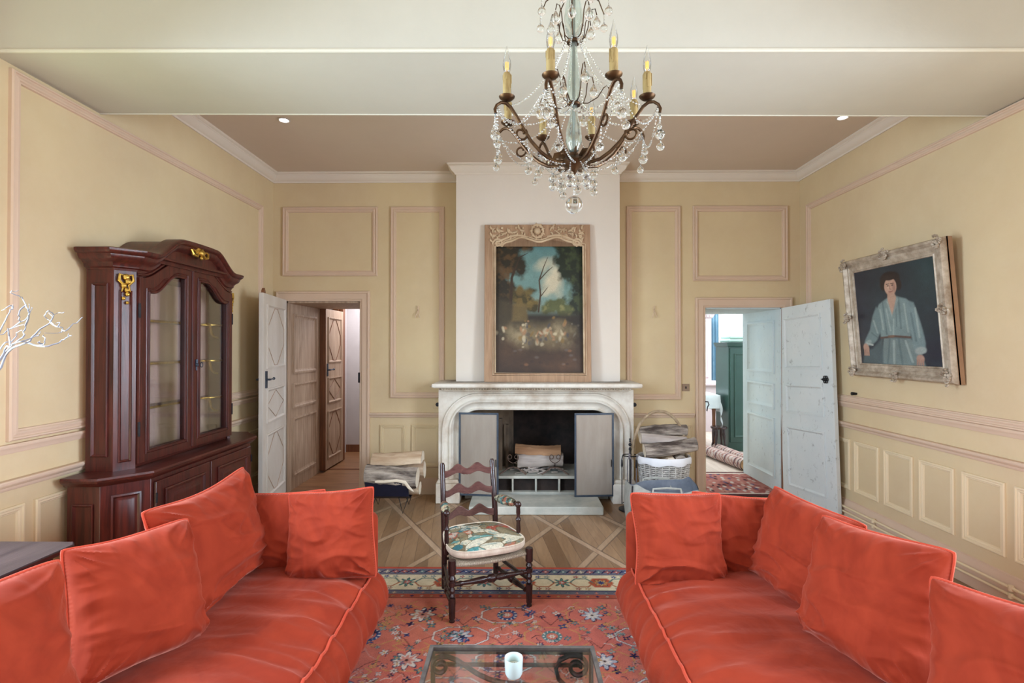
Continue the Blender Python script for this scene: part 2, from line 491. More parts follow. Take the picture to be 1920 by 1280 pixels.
# panelled door jamb linings in the thick wall
def lining(name,x,zt,m,m2,sgn):
    mp=lambda u,v,d:(x+sgn*d,u,v)
    mb=MB(); mb.prism([(YB+.01,0),(YW,0),(YW,zt),(YB+.01,zt)],mp,-.002,.012)
    o=struct(name,mb,m)
    for v0,v1 in ((1.29,zt-.13),(.90,1.18),(.14,.80)):
        struct('lining_panel_moulding',MB().frame(YB+.13,YW-.14,v0,v1,[(0,.012),(0,.026),(.02,.03),(.03,.02),(.045,.014),(.05,.012)],mp),m2,o)
    return o
lining('trim_4',DL[0],DL[2],M['dooroak'],M['dooroak'],1)
lining('trim_5',DR[1],DR[2],M['doorblue2'],M['doorblue2'],-1)
struct('trim_6',MB().bb(DL[0],DL[1],YB+.01,YW,DL[2]-.02,DL[2]+.002),M['dooroak'])
struct('trim_7',MB().bb(DR[0],DR[1],YB+.01,YW,DR[2]-.015,DR[2]+.002),M['doorblue2'])
struct('trim_8',MB().bb(DL[1]-.012,DL[1]+.002,YB+.01,YW,0,DL[2]),M['wall2'])
struct('trim_9',MB().bb(DR[0]-.002,DR[0]+.012,YB+.01,YW,0,DR[2]),M['wall2'])

# ------------------------------------------------------------------ doors (leaf built flat, u along width, v up, d = thickness)
def leaf(name,hinge,ang,w,h,m,panels,deco=None,tilt=0,edge=None,th=.04,z0=.02,both=True):
    mat=Matrix.Translation(Vector((hinge[0],hinge[1],z0)))@Matrix.Rotation(ang,4,'Z')@Matrix.Rotation(tilt,4,'Y')
    mp=lambda u,v,d: mat@Vector((u,d,v))
    mb=MB(); mb.prism([(0,0),(w,0),(w,h),(0,h)],mp,-th/2,th/2)
    o=struct(name,mb,m,bevel=.003)
    for sg in ((1,-1) if both else (1,)):
        for (u0,u1,v0,v1) in panels:
            q=MB().frame(u0,u1,v0,v1,[(0,th/2),(0,th/2+.012),(.014,th/2+.016),(.022,th/2+.006),(.03,th/2+.001)],lambda u,v,d:mp(u,v,sg*d))
            struct('door_panel_moulding',q,m,o)
    return o,mp
# left door, white, standing open into the room
w1=.83; pn=[(.09,w1-.11,1.38,2.0),(.09,w1-.11,.83,1.16),(.09,w1-.11,.13,.72)]
ang1=math.atan2(4.74-5.53,-2.375+2.513)
d1,mp1=leaf('door_1',(-2.52,5.52),ang1,.80,2.075,M['doorwhite'],[(.09,.70,1.36,1.98),(.09,.70,.84,1.17),(.09,.70,.13,.74)])
for (u0,u1,v0,v1) in [(.12,.67,1.39,1.95),(.12,.67,.87,1.14),(.12,.67,.16,.71)]:
    um=(u0+u1)/2; vm=(v0+v1)/2
    q=MB()
    if v1-v0<.4: pts=[(um,v0),(u1,vm),(um,v1),(u0,vm)]
    else: pts=[(um-.05,v0),(um+.05,v0),(u1,v0+.2),(u1,v1-.2),(um+.05,v1),(um-.05,v1),(u0,v1-.2),(u0,v0+.2)]
    for s in (1,-1): q.tube([mp1(u,v,s*.021) for u,v in pts],.004,6,True)
    struct('door_lozenge_bead',q,M['dooroak'],d1)
def lever(par,mp,u,v,m,s=1,plate=True):
    q=MB(); a=.02*s
    if plate: q.box(mp(u,v,s*.024),(.012,.035,.16),None)
    q.tube([mp(u,v,s*.02),mp(u,v,s*.06)],.009,8); q.tube([mp(u-.0,v,s*.06),mp(u-.10,v+.004,s*.062)],.008,8); q.ball(mp(u-.11,v+.004,s*.062),.014,8,6)
    o=struct('door_handle',q,m,par); return o
struct('door_bolt',MB().prism([(.70,2.07),(.76,2.07),(.755,2.10),(.73,2.125),(.71,2.10)],mp1,-.012,.012),M['brownwood'],d1)
lever(d1,mp1,.72,1.26,M['steel'],1); lever(d1,mp1,.72,1.26,M['steel'],-1)
# corridor door, standing ajar beyond the thick wall
d2,mp2=leaf('door_2',(-2.44,7.09),R(-91.5),.62,2.05,M['dooroak'],[(.08,.54,1.36,1.95),(.08,.54,.84,1.17),(.08,.54,.13,.74)])
struct('door_edge_strip',MB().prism([(.62,0),(.632,0),(.632,2.05),(.62,2.05)],mp2,-.045,.03),M['brownwood'],d2)
for (u0,u1,v0,v1) in [(.11,.51,1.39,1.92),(.11,.51,.87,1.14),(.11,.51,.16,.71)]:
    um=(u0+u1)/2; vm=(v0+v1)/2; q=MB()
    if v1-v0<.4: pts=[(um,v0),(u1,vm),(um,v1),(u0,vm)]
    else: pts=[(um-.05,v0),(um+.05,v0),(u1,v0+.2),(u1,v1-.2),(um+.05,v1),(um-.05,v1),(u0,v1-.2),(u0,v0+.2)]
    q.tube([mp2(u,v,.022) for u,v in pts],.005,6,True); struct('door_lozenge_bead',q,M['brownwood'],d2)
lever(d2,mp2,.55,1.27,M['steel'],1)
# right door, chipped pale blue, folded back towards the right wall
ang3=math.atan2(4.75-5.53,2.965-2.87)
d3,mp3=leaf('door_3',(2.866,5.52),ang3,.785,1.985,M['doorblue'],[(.10,.655,1.33,1.87),(.10,.655,.87,1.17),(.10,.655,.11,.73)],tilt=R(-2.6),z0=.02)
q=MB()
for k in range(6):
    a=2*PI*k/6
    q.tube([mp3(.70+.022*math.cos(a)+.014*math.cos(b),1.23+.022*math.sin(a)+.014*math.sin(b),-.03) for b in [2*PI*j/10 for j in range(10)]],.0045,6,True)
q.ball(mp3(.70,1.23,-.034),.014,10,6); q.tube([mp3(.70,1.23,-.02),mp3(.70,1.23,-.035)],.012,8)
q.tube([mp3(.675,1.23,-.03),mp3(.64,1.232,-.03)],[.012,.003],8)
struct('door_handle',q,M['iron'],d3)
struct('door_hinge_post',MB().bb(2.843,2.861,5.535,5.56,.0,2.0),M['brownwood'],d3)

# ------------------------------------------------------------------ corridor behind the left doorway
M['corr']=pm('corridor plaster',(206,200,198),(192,186,184),2,.9)
mb=MB(); mb.bb(-3.9,-2.62,6.47,6.5,0,2.6); mb.bb(-2.66,-2.58,7.1,7.75,0,2.6); mb.bb(-2.62,-1.0,7.72,7.85,0,2.6); mb.bb(-1.1,-1.0,6.47,7.8,0,2.6); mb.bb(-3.9,-3.8,6.47,8.5,0,2.6); mb.bb(-3.9,-2.6,8.4,8.5,0,2.6)
wc=struct('wall_corridor',mb,M['corr'])
struct('ceiling_corridor',MB().bb(-3.9,-1.0,YW,8.6,2.45,2.6),M['corr'])
struct('baseboard_corridor',MB().bb(-2.58,-1.1,7.70,7.72,0,.11),M['brownwood'])
mb=MB(); mb.bb(-2.56,-2.49,7.08,7.2,0,2.14); mb.bb(-2.49,-2.43,7.11,7.2,0,2.14)
struct('door_frame_corridor',mb,M['brownwood'])
struct('threshold_corridor',MB().bb(DL[0],DL[1],6.6,6.66,-.01,.006),M['brownwood'])
# ------------------------------------------------------------------ next room behind the right doorway
M['nextwall']=pm('pale blue white plaster',(222,228,230),(210,218,222),2,.9)
mb=MB(); mb.bb(1.0,6.2,10.6,10.75,0,3.2); mb.bb(1.2,1.3,YW,10.7,0,3.2); mb.bb(6.1,6.2,YW,10.7,0,3.2); mb.bb(3.25,6.2,YW,YW+.02,0,3.2); mb.bb(1.2,2.02,YW,YW+.02,0,3.2)
struct('wall_next_room',mb,M['nextwall'])
struct('ceiling_next_room',MB().bb(1.2,6.2,YW,10.75,3.2,3.3),M['nextwall'])
# ================================================================== FIREPLACE
FC=.19
fp=thing('fireplace','carved weathered limestone fireplace with arched opening, under the large garden painting','fireplace',(FC,5.25,0))
def arch(d,n=10):
    """offset curve of the rounded opening: from left foot over the top to right foot"""
    hw=.785+d; zt=.935+d; r=.20+d; P=[(FC-hw,.0),(FC-hw,.25)]
    for k in range(n+1):
        a=PI-PI/2*k/n; P.append((FC-hw+r+r*math.cos(a), zt-r+r*math.sin(a)))
    P.append((FC,zt))
    for k in range(n+1):
        a=PI/2-PI/2*k/n; P.append((FC+hw-r+r*math.cos(a), zt-r+r*math.sin(a)))
    P += [(FC+hw,.25),(FC+hw,0)]
    return P
prof=[(0,-.10),(0,.03),(.008,.045),(.02,.045),(.026,.034),(.036,.034),(.06,.045),(.08,.066),(.088,.08),(.10,.084),(.108,.076),(.115,.064),(.135,.06),(.155,.068),(.165,.078),(.175,.078),(.18,.068),(.182,.055)]
mb=MB(); loops=[[(u,5.32-f,v) for u,v in arch(d)] for d,f in prof]
n=len(loops[0]); vs=[p for l in loops for p in l]
mb.add(vs,[(i*n+k,i*n+k+1,(i+1)*n+k+1,(i+1)*n+k) for i in range(len(loops)-1) for k in range(n-1)])
obj('arched_moulding',mb,M['stone'],fp)
out=arch(.178); rect=[]
for (u,v) in out:
    rect.append((u,v))
x0,x1,zt=FC-1.0,FC+1.0,1.15
poly=[(x0,0)]+[(x0,zt),(x1,zt),(x1,0)]+list(reversed(out))
mb=MB().prism(poly,lambda u,v,d:(u,d,v),5.262,5.54)
obj('jamb_and_spandrel',mb,M['stone'],fp)
for s in (-1,1):                                         # plinth blocks
    mb=MB(); a,b=FC+s*.775,FC+s*1.02
    mb.bb(min(a,b),max(a,b),5.19,5.54,0,.2); mb.prism([(min(a,b),.2),(max(a,b),.2),(max(a,b)-.02,.235),(min(a,b)+.02,.235)],lambda u,v,d:(u,d,v),5.21,5.5)
    obj('plinth',mb,M['stone'],fp,bevel=.008)
# bed moulding, beads, shelf
def mould3(name,prof,x0,x1,y0,m):
    path=[(x0,5.545),(x0,y0),(x1,y0),(x1,5.545)]
    return obj(name,MB().sweep(path,prof,-1),m,fp)
mould3('bed_moulding',[(0,1.13),(.01,1.135),(.014,1.148),(.02,1.15),(.035,1.168),(.06,1.178),(.09,1.182),(.13,1.19),(0,1.195)],FC-1.0+.06,FC+1.0-.06,5.25,M['stone'])
mb=MB()
for k in range(74): mb.ball((FC-.955+k*1.91/73,5.222,1.158),.011,8,6)
for k in range(9):
    for s in (-1,1): mb.ball((FC+s*.962,5.25+k*.028,1.158),.011,8,6)
obj('bead_moulding',mb,M['stone'],fp)
mb=MB(); mb.sweep([(FC-.88,5.545),(FC-.88,5.13),(FC+.88,5.13),(FC+.88,5.545)],[(0,1.186),(.13,1.186),(.142,1.196),(.146,1.212),(.142,1.226),(.13,1.232),(0,1.232)],-1)
mb.bb(FC-.88,FC+.88,5.13,5.545,1.188,1.232)
obj('mantel_shelf',mb,M['stone'],fp)
# firebox
mb=MB(); a,b,c=-.60,.98,5.95
mb.add([(a,5.40,0),(-.05,c,0),(.78,c,0),(b,5.40,0),(a,5.40,1.3),(-.05,c,1.0),(.78,c,1.0),(b,5.40,1.3)],[(1,2,6,5),(2,3,7,6)])
obj('firebox_back',mb,M['soot'],fp,smooth=0)
mb=MB(); mb.add([(a,5.40,0),(-.045,c,0),(-.045,c,1.3),(a,5.40,1.3)],[(0,1,2,3)])
mb.bb(-.20,-.165,5.62,5.68,.235,.8); mb.bb(-.13,-.10,5.72,5.78,.235,.72)
obj('firebox_side',mb,M['sootpale'],fp,smooth=0)
mb=MB(); mb.bb(a,b,5.42,5.95,.96,1.0); obj('firebox_lintel',mb,M['soot'],fp)
mb=MB(); mb.bb(-.55,.95,5.38,5.95,.205,.235); mb.bb(-.55,.95,5.60,5.95,0,.205)
for k in range(7): mb.bb(-.55+k*.245,-.53+k*.245,5.38,5.6,.06,.206)
mb.bb(-.55,.95,5.37,5.6,0,.07)
obj('raised_hearth',mb,M['stonepale'],fp,bevel=.004)
obj('hearth_slot_shade',MB().bb(-.55,.95,5.44,5.60,.065,.207),M['soot'],fp)  # dark block set in to paint the shade inside the slots
tag(obj('hearth_slab',MB().bb(-.46,.815,4.85,5.262,0,.078),M['stonepale'],origin=(.18,5.05,0),bevel=.008),'pale flat stone hearth slab on the floor before the fireplace','hearth')
# fire screens
def screen(x0,x1,y0,y1,label):
    t=thing('fire_screen',label,'fire screen',((x0+x1)/2,(y0+y1)/2,.08))
    L=math.hypot(x1-x0,y1-y0); ux,uy=(x1-x0)/L,(y1-y0)/L
    mp=lambda u,v,d:(x0+ux*u-uy*d,y0+uy*u+ux*d,.08+v)
    mb=MB().ring([(0,0),(L,0),(L,.84),(0,.84)],[(.018,.018),(L-.018,.018),(L-.018,.822),(.018,.822)],mp,-.008,.008)
    obj('screen_frame',mb,M['steel'],t)
    obj('screen_mesh',MB().prism([(.016,.016),(L-.016,.016),(L-.016,.824),(.016,.824)],mp,-.002,.002),M['mesh'],t)
    mb=MB(); mb.tube([mp(L*.93,.30,-.012),mp(L*.93,.36,-.02),mp(L*.93,.37,-.012)],.004,6); obj('screen_catch',mb,M['iron'],t)
M['mesh']=pm('fine grey wire mesh',(152,140,128),(174,164,152),2,.5,.35,(3,3,.6),lo=.35,hi=.75)
screen(-.595,-.19,5.22,5.18,'grey mesh fire screen standing behind the ladderback chair')
screen(.575,.975,5.17,5.20,'grey mesh fire screen standing next to the fire tools')

# andirons
M['rust']=pm('rusty iron',(84,66,58),(124,102,90),16,.7,.3)
def andiron(x,label):
    t=thing('andiron',label,'andiron',(x,5.47,.235),'andirons in the fireplace')
    mb=MB()
    for s in (-1,1):                                     # heart of two scrolls
        P=[]
        for k in range(26):
            q=k/25; a=R(-90)+s*q*R(470); r=.047*(1-.78*q)
            cx=s*.042*min(1,q*2.2); P.append((x+cx+r*math.cos(a)*1.0,5.46,.40+r*math.sin(a)+.02*q))
        mb.tube([(x,5.46,.30)]+P,.0042,6)
    obj('scroll',mb,M['rust'],t)
    mb=MB()
    for s in (-1,1): mb.tube([(x,5.46,.31),(x+s*.05,5.455,.30),(x+s*.10,5.44,.265),(x+s*.14,5.43,.24)],.008,6)
    obj('foot',mb,M['rust'],t)
    mb=MB(); mb.tube([(x,5.46,.30),(x,5.75,.30),(x,5.80,.236)],.009,6); obj('log_bar',mb,M['iron'],t)
andiron(-.045,'iron scroll andiron at the end of the fire logs nearer the chair')
andiron(.40,'iron scroll andiron at the end of the fire logs nearer the tools')
# logs
M['bark']=pm('rough bark',(70,58,52),(190,176,162),11,.9,bump=1.0,bscale=26,stretch=(.3,1.4,1.4),detail=10,bdist=.03,lo=.38,hi=.62)
M['splitwood']=pm('split firewood',(158,124,92),(224,202,174),7,.8,bump=.4,bscale=14,stretch=(.25,2,2),detail=8)
M['greywood']=pm('grey weathered log',(150,138,132),(206,194,184),5,.85,bump=.5,bscale=16,stretch=(.25,2,2),detail=8)
M['endgrain']=pm('log end grain',(214,196,170),(238,226,206),6,.8,bump=.2)
M['warmwood']=pm('fireside log',(128,88,60),(186,144,106),5,.8,bump=.4,bscale=14,stretch=(.25,2,2),detail=8)
def log(name,label,p0,p1,r,m,seed,wedge=False,flat=1.0,group=None,cap='endgrain',roll=0.):
    p0=Vector(p0);p1=Vector(p1); L=(p1-p0).length; d=(p1-p0)/L
    up=Vector((0,0,1)); s=d.cross(up).normalized(); u=s.cross(d)
    rr=random.Random(seed); n=26; K=26
    base=[1+.10*math.sin(k*2*PI/n*2+seed)+rr.uniform(-.06,.06) for k in range(n)]
    def pt(i,k):
        a=2*PI*k/n+roll; q=i/K; w=base[k]*(1+.12*noise.noise(Vector((q*5,k*.7,seed)))+.05*noise.noise(Vector((q*16,k*1.9,seed+3))))
        ca,sa=math.cos(a),math.sin(a)
        if wedge:
            if sa<-.2: sa=-.2-.15*abs(ca)
            w*=1.08
        bend=.012*math.sin(q*PI+seed)
        return p0+d*(L*q)+s*(ca*r*w)+u*(sa*r*w*flat+bend)
    mb=MB(); vs=[pt(i,k) for i in range(K+1) for k in range(n)]
    mb.add(vs,[(i*n+k,i*n+(k+1)%n,(i+1)*n+(k+1)%n,(i+1)*n+k) for i in range(K) for k in range(n)])
    o=obj(name,mb,m,None,60,origin=tuple((p0+p1)/2-Vector((0,0,r*.8))))
    tag(o,label,'log',group)
    for i in (0,K):
        mb=MB(); vs=[pt(i,k)+(d*(.002 if i else -.002)) for k in range(n)]; c=sum(vs,Vector())/n
        mb.add([c]+vs,[(0,1+k,1+(k+1)%n) for k in range(n)])
        obj('cut_end',mb,M[cap],o)
    return o
G='logs in the fireplace'
log('fire_log','brown split log lying on top in the fireplace',(-.02,5.60,.46),(.47,5.56,.455),.062,M['warmwood'],3,True,1,G,'warmwood')
log('fire_log','thick pale log lying across the andirons in the fireplace',(-.0,5.55,.365),(.49,5.57,.36),.068,M['greywood'],5,False,1,G)
log('fire_log','dark charred log lying behind the andirons in the fireplace',(.02,5.71,.37),(.45,5.70,.375),.06,M['soot'],8,False,1,G,'soot')
mb=MB()
for k in range(40):
    a=Vector((rnd.uniform(-.02,.45),rnd.uniform(5.48,5.68),.238+rnd.random()*.045)); b=a+Vector((rnd.uniform(-.12,.12),rnd.uniform(-.05,.05),rnd.uniform(-.02,.03)))
    b.z=max(b.z,.242); mb.tube([a,b],rnd.uniform(.004,.009),5)
o=obj('kindling_twigs',mb,M['greywood'],origin=(.2,5.58,.236)); tag(o,'ash and thin kindling twigs heaped under the fire logs','kindling'); o['kind']='stuff'

# ------------------------------------------------------------------ overmantel painting
PX0,PX1,PZ0,PZ1=-.335,.745,1.233,2.84
t=thing('overmantel_painting','tall garden landscape painting in carved raw oak frame standing on the mantel shelf','painting',((PX0+PX1)/2,5.19,1.233))
def mpp(u,v,d): return (u,5.185+(v-PZ0)*.05-d,v)
cx0,cx1,cz0,cz1=-.225,.672,1.325,2.72
def top_curve(n=40):
    P=[]
    for k in range(n+1):
        q=k/n; s=abs(q-.5)*2
        z=2.635+.055*(1-s)**.7 - (.035*math.exp(-((s-.86)/.05)**2)) + .035*math.exp(-((s-.42)/.16)**2)-.03*math.exp(-(s/.14)**2)
        if s>.93: z-= .02
        P.append((cx0+(cx1-cx0)*q,z))
    return P
tc=top_curve()
outer=[(PX0,PZ0),(PX1,PZ0),(PX1,PZ1),(PX0,PZ1)]
poly=[(PX0,PZ0),(PX0,PZ1),(PX1,PZ1),(PX1,PZ0),(cx1,PZ0),(cx1,cz0),(cx1,cz0)]
mb=MB()
mb.prism([(PX0,PZ1),(PX1,PZ1),(PX1,tc[-1][1])]+list(reversed(tc))+[(PX0,tc[0][1])],mpp,-.035,.03)
mb.prism([(PX0,PZ0),(cx0,PZ0),(cx0,tc[0][1]),(PX0,tc[0][1])],mpp,-.035,.03)
mb.prism([(cx1,PZ0),(PX1,PZ0),(PX1,tc[-1][1]),(cx1,tc[-1][1])],mpp,-.035,.03)
mb.prism([(cx0,PZ0),(cx1,PZ0),(cx1,cz0),(cx0,cz0)],mpp,-.035,.03)
obj('frame',mb,M['frameoak'],t,smooth=0,bevel=.004)
M['framepale']=pm('pale carved oak',(178,150,118),(214,190,158),6,.65,bump=.1)
mb=MB()
loop=[(cx0,cz0)]+[(cx1,cz0)]+[(cx1,tc[-1][1])]+list(reversed(tc))[1:-1]+[(cx0,tc[0][1])]
for off,h,r in ((0,.034,.011),(-.022,.032,.006)):
    cxm=(cx0+cx1)/2; czm=(cz0+2.66)/2
    P=[mpp(u+(off if u<cxm else -off)*(1 if abs(u-cxm)>.4 else 0),v+(off if v<czm else -off),h) for u,v in loop]
    mb.tube(P,r,8,True)
obj('inner_moulding',mb,M['framepale'],t)
# carved cresting: cartouche, scrolls, leaves
mb=MB(); ccx=(PX0+PX1)/2; rr=random.Random(4)
def leafy(u,v,a,l,w):
    P=[mpp(u+math.cos(a)*l*q-math.sin(a)*.25*l*math.sin(q*PI),v+math.sin(a)*l*q+math.cos(a)*.25*l*math.sin(q*PI),.03+.012*math.sin(q*PI)) for q in [j/5 for j in range(6)]]
    mb.tube(P,[w*.4,w,w*1.1,w,w*.6,w*.2],7)
for s in (-1,1):
    for k in range(9):
        x=ccx+s*(.13+.036*k); z=2.775+.015*math.sin(k*1.3)-.003*k
        leafy(x,z,R(90)+s*R(-60+45*math.sin(k*2.1)),.065,.011)
        leafy(x,z-.015,R(-60 if s>0 else -120)+.5*math.sin(k*1.7),.05,.009)
        if k%2==0: mb.ball(mpp(x+.015*s,z+.03,.036),.014,8,6)
    sc=[mpp(ccx+s*(.40+.05*(1-q*.75)*math.cos(q*9)),2.65+.045*(1-q*.75)*math.sin(q*9),.036) for q in [j/24 for j in range(25)]]
    mb.tube(sc,.010,7)
    mb.tube([mpp(ccx+s*(.10+.30*q),2.71+.03*math.sin(q*PI*1.2)-.03*q,.036) for q in [j/16 for j in range(17)]],.012,8)
    for k in range(6): leafy(ccx+s*.455,2.63+.032*k,R(90)+s*R(30-60*(k%2)),.05,.01)
for k in range(9):
    a=PI*2*k/9; leafy(ccx+.045*math.cos(a),2.77+.05*math.sin(a),a+.6,.045,.012)
mb.tube([mpp(ccx+.06*math.cos(2*PI*j/20),2.77+.066*math.sin(2*PI*j/20),.04) for j in range(20)],.011,8,True)
mb.ball(mpp(ccx,2.77,.038),.036,12,8)
obj('carved_cresting',mb,M['framepale'],t)
# ================================================================== painted surfaces (colour attributes drawn in numpy)
class Paint:
    def __init__(s,w,h,asp,xs=None,ys=None):
        s.xs=np.linspace(0,1,w) if xs is None else xs; s.ys=np.linspace(0,1,h) if ys is None else ys
        s.X,s.Y=np.meshgrid(s.xs*asp if xs is None else s.xs,s.ys); s.asp=asp
        s.C=np.zeros(s.X.shape+(3,),np.float32)
    def put(s,mask,c):
        m=np.clip(mask,0,1)[...,None]; c=np.array(lin(c)[:3],np.float32) if not isinstance(c,np.ndarray) else c
        s.C=s.C*(1-m)+c*m
    def n(s,sc,seed=0,oct=4,sx=1,sy=1):
        tot=np.zeros(s.X.shape,np.float32); amp=1; su=0
        for o in range(oct):
            r=np.random.RandomState(seed*17+o); T=r.rand(64,64).astype(np.float32)
            x=s.X*sc*sx*2**o+r.rand()*9; y=s.Y*sc*sy*2**o+r.rand()*9
            xi=np.floor(x).astype(int); yi=np.floor(y).astype(int); fx=x-xi; fy=y-yi
            fx=fx*fx*(3-2*fx); fy=fy*fy*(3-2*fy)
            a=T[yi%64,xi%64]; b=T[yi%64,(xi+1)%64]; c=T[(yi+1)%64,xi%64]; d=T[(yi+1)%64,(xi+1)%64]
            tot+=amp*((a*(1-fx)+b*fx)*(1-fy)+(c*(1-fx)+d*fx)*fy); su+=amp; amp*=.55
        return tot/su
    def ell(s,cx,cy,rx,ry,c,rot=0,soft=.15,op=1,warp=0):
        dx=s.X-cx; dy=s.Y-cy; ca,sa=math.cos(rot),math.sin(rot)
        u=(dx*ca+dy*sa)/rx; v=(-dx*sa+dy*ca)/ry; r=np.sqrt(u*u+v*v)
        if warp: r=r+warp*(s.n(14/ s.asp if s.asp>1 else 14,3)-.5)
        s.put(np.clip((1-r)/soft,0,1)*op,c)
    def line(s,pts,w,c,op=1):
        d=np.full(s.X.shape,9.,np.float32)
        W=w if isinstance(w,(list,tuple)) else [w]*len(pts)
        best=np.zeros(s.X.shape,np.float32)
        for (a,b),(wa,wb) in zip(zip(pts[:-1],pts[1:]),zip(W[:-1],W[1:])):
            ax,ay=a; bx,by=b; dx,dy=bx-ax,by-ay; L=dx*dx+dy*dy+1e-9
            t=np.clip(((s.X-ax)*dx+(s.Y-ay)*dy)/L,0,1)
            dd=np.hypot(s.X-ax-t*dx,s.Y-ay-t*dy); ww=wa+(wb-wa)*t
            best=np.maximum(best,np.clip((ww-dd)/(ww*.35+1e-4),0,1))
        s.put(best*op,c)
    def poly(s,P,c,soft=.004,op=1,warp=0):
        X,Y=s.X,s.Y
        if warp:
            X=X+warp*(s.n(9,5)-.5); Y=Y+warp*(s.n(9,6)-.5)
        ins=np.zeros(X.shape,bool); d=np.full(X.shape,9.,np.float32); n=len(P)
        for i in range(n):
            ax,ay=P[i]; bx,by=P[(i+1)%n]
            cond=((ay>Y)!=(by>Y))&(X<(bx-ax)*(Y-ay)/(by-ay+1e-12)+ax); ins^=cond
            dx,dy=bx-ax,by-ay; L=dx*dx+dy*dy+1e-9
            t=np.clip(((X-ax)*dx+(Y-ay)*dy)/L,0,1); d=np.minimum(d,np.hypot(X-ax-t*dx,Y-ay-t*dy))
        sd=np.where(ins,d,-d); s.put(np.clip(sd/soft*.5+.5,0,1)*op,c)
    def grade(s,k):
        s.C=np.clip(s.C*k,0,1)

def painted_grid(name,P,fn,m,parent=None,origin=None,solid=0):
    """fn(X,Y arrays)->(3 arrays) world coords"""
    h,w=P.X.shape; px,py,pz=fn(P.X,P.Y)
    off=parent_off(parent)
    if origin is not None: off=off+Vector(origin)
    co=np.stack([px-off.x,py-off.y,pz-off.z],-1).reshape(-1,3).astype(np.float32)
    me=bpy.data.meshes.new(name)
    i=np.arange(h*w).reshape(h,w)
    q=np.stack([i[:-1,:-1],i[:-1,1:],i[1:,1:],i[1:,:-1]],-1).reshape(-1,4)
    nf=len(q)
    me.vertices.add(h*w); me.vertices.foreach_set('co',co.ravel())
    me.loops.add(nf*4); me.loops.foreach_set('vertex_index',q.ravel().astype(np.int32))
    me.polygons.add(nf); me.polygons.foreach_set('loop_start',(np.arange(nf)*4).astype(np.int32))
    me.update(calc_edges=True); me.validate()
    ca=me.color_attributes.new('Col','FLOAT_COLOR','POINT')
    rgba=np.concatenate([P.C.reshape(-1,3),np.ones((h*w,1),np.float32)],1).astype(np.float32)
    ca.data.foreach_set('color',rgba.ravel())
    me.shade_smooth(); me.materials.append(m)
    o=bpy.data.objects.new(name,me); COL.objects.link(o)
    if parent is not None: o.parent=parent
    if origin is not None: o.location=origin
    if solid:
        b=o.modifiers.new('solid','SOLIDIFY'); b.thickness=solid; b.offset=-1
    return o

# ------------------------------------------------------------------ garden landscape (generic)
P=Paint(210,320,.67); n1=P.n(5,1,5); n2=P.n(14,2,4); n3=P.n(3,7,4)
P.C[:]=np.array(lin((52,44,34))[:3])
sky=np.clip((P.Y-.40)/.1,0,1)
P.put(sky,(112,148,150)); P.put(sky*np.clip((P.Y-.75)/.25,0,1),(84,128,136)); P.put(sky*np.clip((.62-P.Y)/.2,0,1)*.7,(150,172,164))
for cx,cy,rx,ry,op in ((.43,.66,.10,.13,.85),(.38,.80,.10,.06,.6),(.46,.74,.06,.08,.8),(.40,.60,.08,.04,.6)):
    P.ell(cx,cy,rx,ry,(214,206,184),.4,.7,op,.7)
def tree(pts,c1,c2,seed):
    for k,(cx,cy,rx,ry) in enumerate(pts):
        P.ell(cx,cy,rx,ry,c1,0,.35,1,1.0)
    m=np.clip((P.n(22,seed,4)-.5)*5,0,1)
    for k,(cx,cy,rx,ry) in enumerate(pts):
        r=np.hypot((P.X-cx)/rx,(P.Y-cy)/ry); P.put(np.clip((1-r)/.4,0,1)*m*.7,c2)
tree([(.08,.85,.17,.2),(.05,.62,.12,.2),(.16,.95,.16,.09),(.2,.78,.06,.12)],(44,40,28),(96,72,44),3)
tree([(.58,.82,.14,.16),(.64,.65,.12,.18),(.52,.95,.12,.07),(.62,.50,.10,.13)],(34,44,32),(72,84,54),4)
tree([(.22,.55,.11,.09),(.27,.50,.09,.07)],(66,60,34),(118,102,58),5)
tree([(.45,.50,.09,.05),(.40,.47,.08,.05),(.53,.46,.07,.06)],(88,96,62),(140,138,92),6)
P.line([(.33,.45),(.345,.58),(.335,.68),(.37,.78),(.40,.85)],[.008,.007,.006,.004,.002],(70,52,36))
P.line([(.335,.68),(.40,.75),(.44,.78)],[.005,.004,.002],(70,52,36)); P.line([(.345,.56),(.40,.63)],[.005,.002],(70,52,36))
P.line([(.12,.45),(.13,.70),(.19,.85),(.25,.88)],[.016,.012,.006,.002],(58,44,32))
P.put(np.clip((.46-P.Y)/.05,0,1),(48,42,34)); P.put(np.clip((.32-P.Y)/.1,0,1)*n1,(92,68,48))
P.poly([(0,.28),(.12,.28),(.18,.50),(0,.56)],(70,62,46),.02)
# garden urn on a pedestal
P.ell(.19,.605,.035,.05,(108,92,54),0,.5); P.poly([(.165,.51),(.215,.51),(.205,.55),(.175,.55)],(112,94,54)); P.poly([(.13,.38),(.25,.38),(.24,.50),(.14,.50)],(104,90,58),.01); P.ell(.19,.5,.065,.02,(112,96,60),0,.6)
